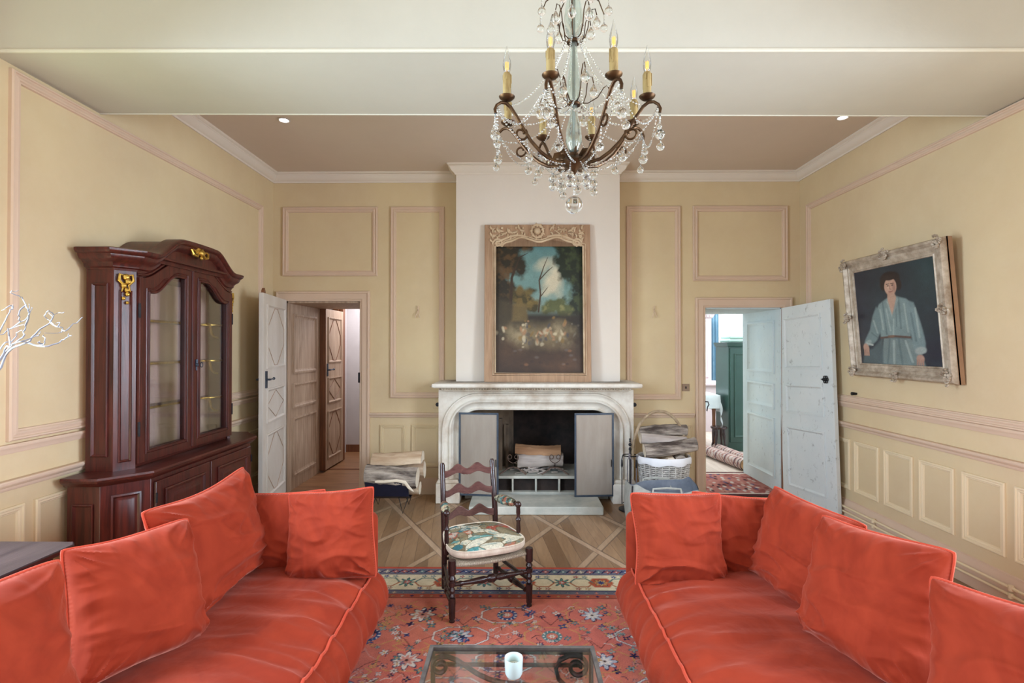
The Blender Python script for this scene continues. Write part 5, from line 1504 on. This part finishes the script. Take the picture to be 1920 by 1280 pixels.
branch('twig','white twig in the vase forking upwards into a loop beside the panel moulding',[([(-40,710),(0,660),(15,645),(33,632),(36,622),(38,610)],.0075),([(38,610),(44,595),(43,582),(38,572),(34,560),(26,554)],.0055),([(38,572),(28,580),(26,590),(29,602),(40,596),(44,588)],.0045),([(26,554),(10,548),(12,545),(26,544)],.003),([(44,590),(48,582),(50,575)],.0035),([(43,582),(46,576),(45,569)],.003),([(29,602),(16,612),(6,618),(-10,628)],.0045)],1.98)
branch('twig','white twig in the vase curving low towards the cabinet, ending over its side',[([(-35,705),(0,655),(10,648),(30,640),(42,642)],.0070),([(42,642),(60,648),(78,649),(95,645),(108,638),(120,630),(126,628)],.0055),([(60,648),(74,645),(75,635),(72,627)],.0045),([(72,645),(62,642),(66,640)],.004),([(120,630),(121,625)],.003),([(30,640),(46,635),(62,628),(68,622)],.004),([(10,648),(7,630),(5,615)],.006),([(5,618),(20,612),(35,607)],.003)],1.88)
branch('twig','short white twig in the vase, cut by the picture edge',[([(-40,690),(-10,620),(0,598),(10,580),(15,575)],.0065),([(15,575),(10,572),(3,575),(-6,582)],.004),([(12,578),(14,570)],.003),([(-10,655),(0,642),(12,640),(20,630),(22,622),(34,618)],.004)],1.95)

# ================================================================== RIGHT WALL PIPES
for z,lab in ((.13,'upper painted heating pipe along the foot of the panelled wall'),(.085,'lower painted heating pipe along the foot of the panelled wall')):
    p=obj('heating_pipe',MB().tube([(XR-.05,-2.0,z),(XR-.05,5.1,z),(XR-.05,5.2,z)],.0095,10),M['wall2'],origin=(XR-.05,1.6,z)); tag(p,lab,'pipe')
    for y in (.8,1.8,2.9+.25,4.35):
        mb=MB(); mb.tube([(XR-.05,y,z-.016),(XR-.05,y,z+.016)],[.015,.015],8); mb.bb(XR-.05,XR-.029,y-.006,y+.006,z-.006,z+.006); obj('bracket',mb,M['wall2'],p)
# ================================================================== switches and small wall fittings
M['plate']=pm('bronze switch plate',(120,100,84),(138,118,100),10,.4,.5)
s=thing('light_switch','small square bronze light switch between the panel and the doorway','switch',(1.815,YB,1.15))
obj('plate',MB().bb(1.777,1.853,YB-.008,YB,1.112,1.188),M['plate'],s,bevel=.002); obj('rocker',MB().bb(1.808,1.822,YB-.014,YB-.006,1.138,1.162),M['iron'],s)
for x,lab in ((-.862,'small wall socket on the side of the mantel nearest the firewood rack'),(1.262,'small wall socket on the side of the mantel nearest the log basket')):
    s=thing('wall_socket',lab,'socket',(x,YB,.97))
    obj('plate',MB().bb(x-.05,x+.05,YB-.006,YB,.92,1.01),M['wall'],s,bevel=.002); mb=MB(); mb.lathe([(.001,0),(.022,0),(.022,.012),(.001,.012)],(x,YB-.004,.965),16,Matrix.Rotation(R(90),3,'X')); obj('socket_well',mb,M['iron'],s)
for x,lab in ((-1.075,'small bent wall hook in the tall panel above the firewood rack'),(1.475,'small bent wall hook in the tall panel above the log basket')):
    mb=MB(); 
    for dx in (-.02,.02): mb.tube([(x,YB-.001,1.99),(x+dx*.3,YB-.03,1.96),(x+dx,YB-.04,1.92),(x+dx*1.2,YB-.03,1.90)],.004,6)
    mb.tube([(x,YB,1.985),(x,YB-.025,2.0),(x+.004,YB-.02,2.03)],.005,6)
    tag(obj('wall_hook',mb,M['mould'],origin=(x,YB,1.96)),lab,'hook')
tag(obj('wall_stop',MB().cyl((XR,4.63,1.17),(XR-.045,4.63,1.17),.010,.016,10),M['iron'],origin=(XR,4.63,1.17)),'small black stop on the wall beside the pale blue door','door stop')
# recessed ceiling spotlights
M['lamp']=emit('spotlight glow',(236,240,255),14)
for x,y,lab in ((-1.93,4.2,'recessed ceiling spotlight above the glazed cabinet side'),(2.66,4.2,'recessed ceiling spotlight above the portrait side')):
    s=thing('ceiling_spotlight',lab,'ceiling light',(x,y,ZC))
    obj('trim_ring',MB().lathe([(.05,-.001),(.052,-.006),(.04,-.010),(.034,-.006),(.034,0)],(x,y,ZC),24),M['doorwhite'],s)
    obj('lens',MB().lathe([(.001,-.004),(.034,-.004),(.034,-.002),(.001,-.002)],(x,y,ZC),20),M['lamp'],s)

# ================================================================== FIREWOOD RACK
rk=thing('firewood_rack','black metal firewood trough on hairpin legs, by the left doorway','firewood rack',(-1.2,5.0,0))
M['navyiron']=pm('blue black sheet metal',(18,20,40),(30,34,58),4,.4,.4)
mb=MB(); mp=lambda u,v,d:(d,u,v)
tr=[(4.83,.31),(4.86,.17),(4.92,.135),(5.1,.135),(5.16,.17),(5.19,.31),(5.183,.31),(5.153,.175),(5.098,.143),(4.924,.143),(4.867,.175),(4.838,.31)]
mb.prism(tr,mp,-1.44,-1.03); obj('trough',mb,M['navyiron'],rk)
for x in (-1.40,-1.09):
    for y,s in ((4.90,-1),(5.12,1)):
        mb=MB(); mb.tube([(x-.045,y,.15),(x,y+s*.03,.006),(x+.045,y,.15)],.005,6); obj('hairpin_leg',mb,M['iron'],rk)
G='logs in the firewood rack'
log('firewood_log','rough grey bark log at the front of the firewood rack',(-1.45,4.92,.355),(-.96,4.92,.345),.092,M['bark'],21,False,1.1,G)
log('firewood_log','pale split log on top of the firewood rack',(-1.42,5.03,.475),(-.93,5.03,.48),.085,M['splitwood'],23,True,.8,G)
log('firewood_log','pale split log at the back of the firewood rack',(-1.44,5.12,.36),(-.93,5.13,.36),.085,M['splitwood'],25,False,1,G)
log('firewood_log','thin split log low at the end of the firewood rack',(-1.35,5.02,.22),(-.955,5.02,.22),.065,M['splitwood'],27,False,1,G)
mb=MB(); mb.tube([(-1.44,4.86,.30),(-1.36,4.835,.315),(-1.25,4.825,.32),(-1.14,4.82,.33),(-1.06,4.825,.315),(-1.02,4.81,.27),(-.98,4.83,.225)],[.010,.013,.014,.014,.016,.014,.006],8,flat=.4)
tag(obj('bark_strip',mb,M['endgrain'],origin=(-1.2,4.83,.32)),'curling pale bark strip hanging over the front of the firewood rack','bark strip')

# ================================================================== LOG BASKET
M['wicker']=None
def wicker():
    t=NT('whitewashed wicker'); t.set(Roughness=.7)
    tc=t.node('ShaderNodeTexCoord'); sp=t.node('ShaderNodeSeparateXYZ'); t.link(tc.outputs['Object'],sp.inputs[0])
    n=t.noise(t.coord(),30,4); t.col(t.ramp(n,[(.3,(150,146,140)),(.7,(214,210,204))])); return t.m
M['wicker']=wicker()
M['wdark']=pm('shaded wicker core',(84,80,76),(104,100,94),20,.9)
bk=thing('log_basket','whitewashed wicker log basket with white liner and hoop handle beside the fireplace','basket',(1.42,5.0,0))
bc=Vector((1.42,5.0,0))
mb=MB(); NA=96; NR=26
def bw(i,j):
    a=2*PI*i; z=.02+.49*j; r=.20+.045*j
    w=-.004
    return (bc.x+(r+w)*math.cos(a),bc.y+(r+w)*.78*math.sin(a),z+.0)
NRr=NR
mb.grid(bw,NA,NR,cu=True); obj('inner_body',mb,M['wdark'],bk); mb=MB()  # dark core puts the shade of the gaps into the colour
for k in range(NR):
    z=.02+.49*(k+.5)/NR; r=.20+.045*(k+.5)/NR
    mb.tube([(bc.x+(r+.007*math.cos(a*24+(PI if k%2 else 0)))*math.cos(a),bc.y+(r+.007*math.cos(a*24+(PI if k%2 else 0)))*.78*math.sin(a),z) for a in [2*PI*q/144 for q in range(144)]],.0066,5,True)
for k in range(24):
    a=2*PI*k/24; mb.tube([(bc.x+.20*math.cos(a),bc.y+.156*math.sin(a),.01),(bc.x+.246*math.cos(a),bc.y+.192*math.sin(a),.51)],.006,5)
obj('woven_body',mb,M['wicker'],bk)
obj('base',MB().lathe([(.001,0),(.2,0),(.2,.02),(.001,.02)],tuple(bc),30,Matrix.Diagonal((1,.78,1))),M['wicker'],bk)
M['liner']=pm('white cotton liner',(226,228,232),(238,238,240),6,.9,bump=.2)
def ln(i,j):
    a=2*PI*i; P=[(.258,.472+.008*math.sin(a*7)),(.262,.49),(.262,.525),(.252,.54),(.238,.532),(.232,.48),(.215,.38)]
    r,z=P[int(round(j*6))]; r+=.004*math.sin(a*11)
    return (bc.x+r*math.cos(a),bc.y+r*.78*math.sin(a),z)
obj('liner',MB().grid(ln,72,6,cu=True),M['liner'],bk)
obj('filling_board',MB().lathe([(.001,.36),(.215,.36),(.215,.37),(.001,.37)],tuple(bc),30,Matrix.Diagonal((1,.78,1))),M['wicker'],bk)
M['cane']=pm('twisted cane',(132,110,84),(186,166,138),16,.7,bump=.3)
hp=[(bc.x-.03+.262*math.cos(PI-PI*q)*1.0,5.03,.49+.47*math.sin(PI*q)**.85) for q in [j/30 for j in range(31)]]
mb=MB().tube(hp,.014,8); 
mb.tube([(p[0]+.012*math.cos(k*1.3),p[1]+.012*math.sin(k*1.3),p[2]) for k,p in enumerate(hp)],.007,6)
obj('hoop_handle',mb,M['cane'],bk)
G='logs in the wicker basket'
log('basket_log','dark barked log at the back on top of the wicker basket',(1.20,5.07,.75),(1.66,5.05,.765),.055,M['bark'],31,False,1,G)
log('basket_log','pale grey log in the middle on top of the wicker basket',(1.19,4.97,.695),(1.62,4.95,.685),.055,M['greywood'],33,False,1,G)
log('basket_log','long smooth log at the front on top of the wicker basket',(1.20,4.86,.615),(1.69,4.87,.665),.058,M['bark'],35,False,1,G)
log('basket_log','square split log standing end-on in the middle of the wicker basket',(1.44,4.84,.50),(1.44,5.14,.50),.058,M['splitwood'],37,False,.9,G)
log('basket_log','dark log standing end-on at the doorway side of the wicker basket',(1.545,4.865,.505),(1.55,5.12,.505),.05,M['bark'],39,False,1,G,'bark')
log('basket_log','dark log standing end-on at the fireplace side of the wicker basket',(1.31,4.86,.49),(1.31,5.12,.49),.05,M['bark'],41,False,1,G,'bark')

# ================================================================== CANVAS LOG BAG
M['canvas']=pm('grey felt canvas',(150,150,142),(174,174,166),20,.95,bump=.2,bscale=80)
M['canvasin']=pm('blue grey lining',(112,118,130),(134,140,150),14,.95)
bg=thing('log_bag','open grey canvas log bag standing in front of the wicker basket','bag',(1.265,4.52,0))
def bag(r):
    mb=MB(); n=80
    def f(i,j):
        a=2*PI*i; c,s=math.cos(a),math.sin(a); p=2/5.0
        u=math.copysign(abs(c)**p,c); v=math.copysign(abs(s)**p,s)
        zt=.385+.028*math.sin(a*2+.6)+.012*math.sin(a*5)
        k=.97+.06*math.sin(PI*j)+.02*math.sin(a*4+j*3)
        return (1.265+u*(.30-r)*k,4.52+v*(.165-r)*k*(1+.05*math.sin(j*5+a*3)),.004+r+(zt-r-.004)*j)
    mb.grid(f,n,14,cu=True); mb.add([f(i/n,0) for i in range(n)],[tuple(range(n))]); return mb
obj('bag_body',bag(0),M['canvas'],bg); obj('bag_lining',bag(.006),M['canvasin'],bg)
for y in (4.35,4.69):
    obj('bag_handle',MB().tube([(1.13,y,.30),(1.15,y,.39),(1.2,y+.004,.392),(1.265,y+.006,.396),(1.33,y+.004,.392),(1.38,y,.39),(1.40,y,.30)],.009,7,flat=.4),M['canvas'],bg)
obj('side_strap',MB().tube([(.985,4.40,.40),(.972,4.38,.2),(.955,4.36,.02)],.007,6,flat=.4),M['iron'],bg)
for x in (1.13,1.40): obj('seam',MB().tube([(x,4.352,.02),(x,4.345,.2),(x,4.352,.37)],.003,5),M['canvasin'],bg)

# ================================================================== FIRE TOOLS
ft=thing('fire_tool_stand','black fire tool stand beside the fireplace jamb','fire tool stand',(1.10,5.02,0))
M['toolsteel']=pm('worn steel tool',(110,104,112),(170,164,170),20,.35,.7)
obj('base',MB().lathe([(.001,0),(.11,0),(.11,.012),(.02,.025),(.001,.025)],(1.10,5.02,0),24),M['iron'],ft)
obj('pole',MB().cyl((1.10,5.02,.02),(1.10,5.02,.60),.008,n=10),M['iron'],ft)
mb=MB(); mb.ball((1.10,5.02,.635),.016,10,8); mb.lathe([(.001,.655),(.010,.66),(.006,.675),(.009,.69),(.001,.70)],(1.10,5.02,0),12); mb.lathe([(.008,.58),(.015,.59),(.008,.61)],(1.10,5.02,0),12); obj('finial',mb,M['iron'],ft)
obj('hook_ring',MB().tube([(1.10+.07*math.cos(a),5.02+.06*math.sin(a),.53) for a in [2*PI*k/20 for k in range(20)]],.005,6,True),M['iron'],ft)
for nm,lab,cat_,dx,dy,m in (('fire_poker','slim dark poker hanging outermost on the fire tool stand','poker',-.085,-.03,'iron'),('fire_tongs','pale steel tongs hanging on the front of the fire tool stand','tongs',-.02,-.07,'toolsteel'),('fire_shovel','steel shovel hanging on the basket side of the fire tool stand','shovel',.05,-.05,'toolsteel'),('fire_brush','brown brush hanging at the back of the fire tool stand','brush',.07,.03,'brownwood')):
    tt=thing(nm,lab,cat_,(1.10+dx,5.02+dy,.1)); x,y=1.10+dx,5.02+dy
    if nm=='fire_tongs':
        mb=MB()
        for s in (-1,1): mb.tube([(x,y,.54),(x+s*.018,y,.50),(x+s*.02,y,.35),(x+s*.012,y,.12)],.005,6)
        obj('tong_arm',mb,M[m],tt); mb=MB(); mb.ball((x,y,.55),.012,8,6); obj('pivot_knob',mb,M[m],tt)
    else:
        mb=MB().tube([(x,y,.12),(x,y,.50),(x+.006,y,.53),(x+.016,y,.54),(x+.02,y,.525)],.005,6); obj('shaft',mb,M['toolsteel' if m!='iron' else 'iron'],tt)
        mb=MB(); mb.lathe([(.006,.42),(.010,.44),(.008,.49),(.005,.50)],(x,y,0),10); obj('grip',mb,M['iron'],tt)
        if nm=='fire_shovel': obj('shovel_blade',MB().prism([(-.035,.06),(.035,.06),(.035,.14),(.012,.165),(-.012,.165),(-.035,.14)],lambda u,v,d:(x+u,y+d,v),-.004,.004),M[m],tt)
        elif nm=='fire_brush': obj('bristles',MB().lathe([(.026,.05),(.02,.11),(.008,.14)],(x,y,0),14),M[m],tt)
        else: obj('poker_hook',MB().tube([(x,y,.12),(x,y,.07),(x+.02,y,.085)],.005,6),M['iron'],tt)
# ================================================================== NEXT ROOM (seen through the right doorway)
P=Paint(110,90,1.5); nA=P.n(9,81,3); P.C[:]=np.array(lin((176,116,106))[:3]); P.put(np.clip((nA-.5)*6,0,1),(146,84,78)); 
for k in range(110): P.ell(rnd.random()*1.5,rnd.random(),.045,.035,rnd.choice([(200,180,168),(60,44,50),(190,140,124),(84,80,110),(206,196,186)]),rnd.random()*3,.3,.9,.4)
P.put(((np.minimum(np.minimum(P.X,1.5-P.X),np.minimum(P.Y,1-P.Y)))<.05).astype(np.float32),(92,60,60)); P.put((np.abs(np.minimum(np.minimum(P.X,1.5-P.X),np.minimum(P.Y,1-P.Y))-.08)<.015).astype(np.float32),(206,190,176))
tag(painted_grid('doorway_rug',P,lambda X,Y:(2.00+X/1.5*.86+.08*Y,5.47+Y*1.02,0*X+.012),M['wool'],None,(2.45,6.0,0),solid=.01),'small faded red patterned rug lying in the right doorway','rug')
def rolled(label,p0,p1,r,seed):
    P=Paint(60,50,2); nA=P.n(7,seed,3); P.C[:]=np.array(lin((206,186,176))[:3]); P.put(((P.X*8+.6*np.sin(P.Y*12))%1<.4).astype(np.float32),(168,120,112)); P.put(((P.X*8+.2)%1<.1).astype(np.float32),(92,72,84)); P.put(np.clip((nA-.55)*6,0,1)*.6,(226,214,206))
    p0=Vector(p0);p1=Vector(p1);d=(p1-p0).normalized();q=d.cross(Vector((0,0,1))).normalized()
    def f(X,Y):
        a=Y*2*np.pi; return [p0[k]+(p1[k]-p0[k])*X/2+q[k]*np.cos(a)*r+(np.sin(a)*r if k==2 else 0) for k in range(3)]
    t=thing('rolled_rug',label,'rolled rug',tuple((p0+p1)/2-Vector((0,0,r))),'rolled rugs behind the doorway rug')
    painted_grid('roll',P,f,M['wool'],t)
    mb=MB()
    for s in (p0,p1):
        S=[s+q*(r*.9*(1-k/60)*math.cos(k*.6))+Vector((0,0,r*.9*(1-k/60)*math.sin(k*.6))) for k in range(56)]; mb.tube(S,.008,5)
    obj('spiral_end',mb,M['splitwood'],t)
rolled('front rolled pale rug on the floor beyond the doorway rug',(2.92,6.60,.075),(2.72,7.75,.075),.075,3)
rolled('rear rolled pale rug on the floor against the dark green wardrobe',(3.10,6.75,.07),(2.98,7.72,.07),.07,6)
M['green']=pm('dark green paint',(36,66,58),(46,78,68),3,.35)
wd=thing('wardrobe','dark green painted wardrobe with folded textiles on top, in the next room','wardrobe',(3.65,8.05,0))
obj('carcass',MB().bb(3.2,4.1,7.8,8.3,0,1.62),M['green'],wd,bevel=.006)
obj('cornice',MB().sweep([(3.2,8.3),(3.2,7.8),(4.1,7.8),(4.1,8.3)],[(0,1.58),(.015,1.59),(.03,1.63),(.035,1.65),(0,1.65)],-1),M['green'],wd)
for a,b in ((3.22,3.645),(3.655,4.08)):
    d=obj('wardrobe_door',MB().bb(a,b,7.782,7.802,.14,1.56),M['green'],wd,bevel=.003); obj('door_panel_moulding',MB().frame(a+.06,b-.06,.22,1.48,[(0,0),(0,.01),(.01,.014),(.02,.004),(.03,.001)],lambda u,v,h:(u,7.782-h,v)),M['green'],d)
M['textile']=pm('mint folded cloth',(176,206,196),(200,222,214),5,.9,bump=.2)
for k,(lab,z) in enumerate((('lower folded mint cloth on the dark green wardrobe',1.653),('upper folded mint cloth on the dark green wardrobe',1.705))):
    mb=MB(); mb.bb(3.22+.02*k,3.9,7.84,8.2,z,z+.05); tag(obj('folded_cloth',mb,M['textile'],origin=(3.55,8.0,z),bevel=.02,seg=4),lab,'cloth','folded cloths on the wardrobe')
# table under a white cloth
tb=thing('cloth_table','dark wooden table under a pale cloth in the next room','table',(2.85,8.3,0))
obj('table_top',MB().bb(2.3,3.12,7.95,8.75,.80,.83),M['brownwood'],tb)
for x in (2.36,3.06):
    for y in (8.02,8.68): obj('leg',MB().turned((x,y,0),(x,y,.8),[(0,.02),(.3,.03),(.6,.025),(1,.035)],10),M['brownwood'],tb)
M['sheet']=pm('white linen sheet',(214,226,232),(232,240,242),4,.9,bump=.15)
mb=MB()
def sh(i,j):
    x=2.22+.96*i; y=7.9+.9*j; ex=max(0,.08-(x-2.22),.08-(3.18-x)); ey=max(0,.06-(y-7.9),.06-(8.8-y))
    dz=0
    if x<2.28 or x>3.12 or y<7.94 or y>8.76: dz=1
    return (x,y,.84-dz*.0)
NSH=40
def sheet(u,v):
    X=-.28+(.82+.56)*u; Y=-.22+(.80+.44)*v; z=.838
    x=min(max(X,-.015),.835); y=min(max(Y,-.015),.815); over=abs(X-x)+abs(Y-y)
    wv=.012*math.sin(X*30)*(abs(Y-y)>0)+.012*math.sin(Y*26)*(abs(X-x)>0)
    return (2.3+x+(wv if abs(X-x)>0 else 0),7.95+y-(abs(wv) if abs(Y-y)>0 else 0)*1.0,z-over+ (0 if over else .002*math.sin(X*20+Y*13)))
tag(obj('table_cloth',MB().grid(sheet,46,42),M['sheet'],origin=(2.7,8.35,.83)),'pale cloth draped over the table in the next room','tablecloth')
st_=thing('stool','dark turned wooden stool standing before the cloth-covered table','stool',(3.02,7.7,0))
obj('seat',MB().lathe([(.001,.36),(.11,.36),(.12,.375),(.115,.39),(.001,.395)],(3.02,7.72,0),20),M['chairwood'],st_)
for k in range(4):
    a=PI/4+k*PI/2; obj('leg',MB().turned((3.02+.10*math.cos(a),7.72+.10*math.sin(a),0),(3.02+.075*math.cos(a),7.72+.075*math.sin(a),.37),[(0,.012),(.3,.02),(.4,.013),(.7,.022),(1,.018)],10),M['chairwood'],st_)
# panelled dresser / pilaster against the far wall
M['palepil']=pm('pale pink grey paint',(206,190,190),(190,174,176),2,.7)
ds=thing('panelled_cupboard','tall pale cupboard with a dentilled cornice beyond the cloth-covered table','cupboard',(3.0,9.9,0))
obj('lower_body',MB().bb(2.5,3.95,9.6,10.55,0,.86),M['palepil'],ds,bevel=.006); obj('counter',MB().bb(2.46,3.99,9.55,10.58,.86,.90),M['palepil'],ds,bevel=.008)
obj('upper_body',MB().bb(2.5,3.72,9.85,10.55,.90,2.2),M['palepil'],ds,bevel=.006)
for a,b in ((2.58,3.08),(3.16,3.66)): obj('door_panel_moulding',MB().frame(a,b,1.0,2.1,[(0,0),(0,.02),(.02,.026),(.04,.008),(.06,.002)],lambda u,v,h:(u,9.85-h,v)),M['palepil'],ds)
mb=MB().sweep([(2.5,10.55),(2.5,9.85),(3.72,9.85),(3.72,10.55)],[(0,2.12),(.02,2.14),(.05,2.2),(.08,2.24),(.08,2.27),(0,2.27)],-1)
for k in range(22): mb.bb(2.5+k*.056,2.53+k*.056,9.80,9.84,2.15,2.185)
obj('cornice',mb,M['palepil'],ds)
# blue curtain and bright window at the back of that room
M['curtain']=pm('blue curtain',(96,132,152),(120,154,172),4,.9)
def cu_(i,j): 
    x=3.86+.22*i; return (x,10.42+.03*math.sin(i*22),.03+2.6*j)
tag(obj('curtain',MB().grid(cu_,60,4),M['curtain'],origin=(3.97,10.4,.03)),'blue curtain hanging beside the bright window of the next room','curtain')
M['sky']=emit('bright daylight',(226,240,246),1.9)
mb=MB(); mb.bb(4.15,5.4,10.56,10.58,.1,2.7); 
wn=struct('window_4',MB().ring([(4.1,.05),(5.45,.05),(5.45,2.75),(4.1,2.75)],[(4.18,.13),(5.37,.13),(5.37,2.67),(4.18,2.67)],lambda u,v,d:(u,d,v),10.50,10.6),M['doorwhite'])
struct('window_pane',mb,M['sky'],wn)
mb=MB(); mb.bb(4.74,4.81,10.5,10.56,.1,2.7)
for z in (.8,1.4,2.0): mb.bb(4.15,5.4,10.51,10.56,z-.015,z+.015)
struct('window_bars',mb,M['doorwhite'],wn)
# ================================================================== LIGHT AND CAMERA
def area(name,loc,d,sx,sy,power,color,spread=180):
    l=bpy.data.lights.new(name,'AREA'); l.shape='RECTANGLE'; l.size=sx; l.size_y=sy; l.energy=power; l.color=color; l.spread=R(spread)
    o=bpy.data.objects.new(name,l); COL.objects.link(o); o.location=loc; o.rotation_euler=Vector(d).to_track_quat('-Z','Y').to_euler(); return o
for a,b in ws:                                     # frontal fill from the unseen windows behind the viewer
    x=(a+b)/2
    area('sky_light',(x,YF-.32,1.5),(0,1,-.45),b-a,2.3,13,(.66,.81,1.0),150)
for (a,b),ks,kl in zip(sw,(80,135),(9,26)):        # side windows
    y=(a+b)/2
    area('sky_light',(XL-.30,y,1.6),(1,.12,-.5),b-a,2.4,ks,(.66,.81,1.0),140)
    area('lawn_light',(XL-.30,y,.7),(1,.1,1.0),b-a,1.0,kl*1.45,(.84,1.0,.56))
    area('sky_light',(XR+.30,y,1.6),(-1,.12,-.5),b-a,2.4,ks,(.70,.83,1.0),140)
    area('terrace_light',(XR+.30,y,.7),(-1,.1,1.0),b-a,1.0,kl*1.05,(1.0,.92,.72))
area('next_room_fill',(3.9,8.6,3.1),(0,.01,-1),3.0,3.0,170,(.86,.94,1.0))  # added overhead fill to brighten the next room, no fitting there
area('corridor_fill',(-1.9,7.2,2.4),(0,.01,-1),.9,.8,16,(.92,.92,1.0))  # added overhead fill for the dark corridor, not a lamp there
w=bpy.data.worlds.new('world'); SC.world=w; w.use_nodes=True
bgn=w.node_tree.nodes['Background']; bgn.inputs[0].default_value=(.75,.85,1,1); bgn.inputs[1].default_value=.6

cam=bpy.data.cameras.new('camera'); cam.sensor_width=36; cam.lens=18.0; cam.clip_start=.05
co_=bpy.data.objects.new('camera',cam); COL.objects.link(co_); co_.location=(0,0,1.6)
co_.rotation_euler=(R(90.477),0,R(.597)); SC.camera=co_
SC.view_settings.view_transform='Standard'; SC.view_settings.look='None'; SC.view_settings.gamma=1; SC.view_settings.use_curve_mapping=False
SC.view_settings.exposure=0.68
SC.cycles.use_denoising=True
SC.cycles.max_bounces=10; SC.cycles.diffuse_bounces=5; SC.cycles.glossy_bounces=4; SC.cycles.transmission_bounces=8; SC.cycles.transparent_max_bounces=12
SC.cycles.caustics_reflective=False; SC.cycles.caustics_refractive=False; SC.cycles.sample_clamp_indirect=6
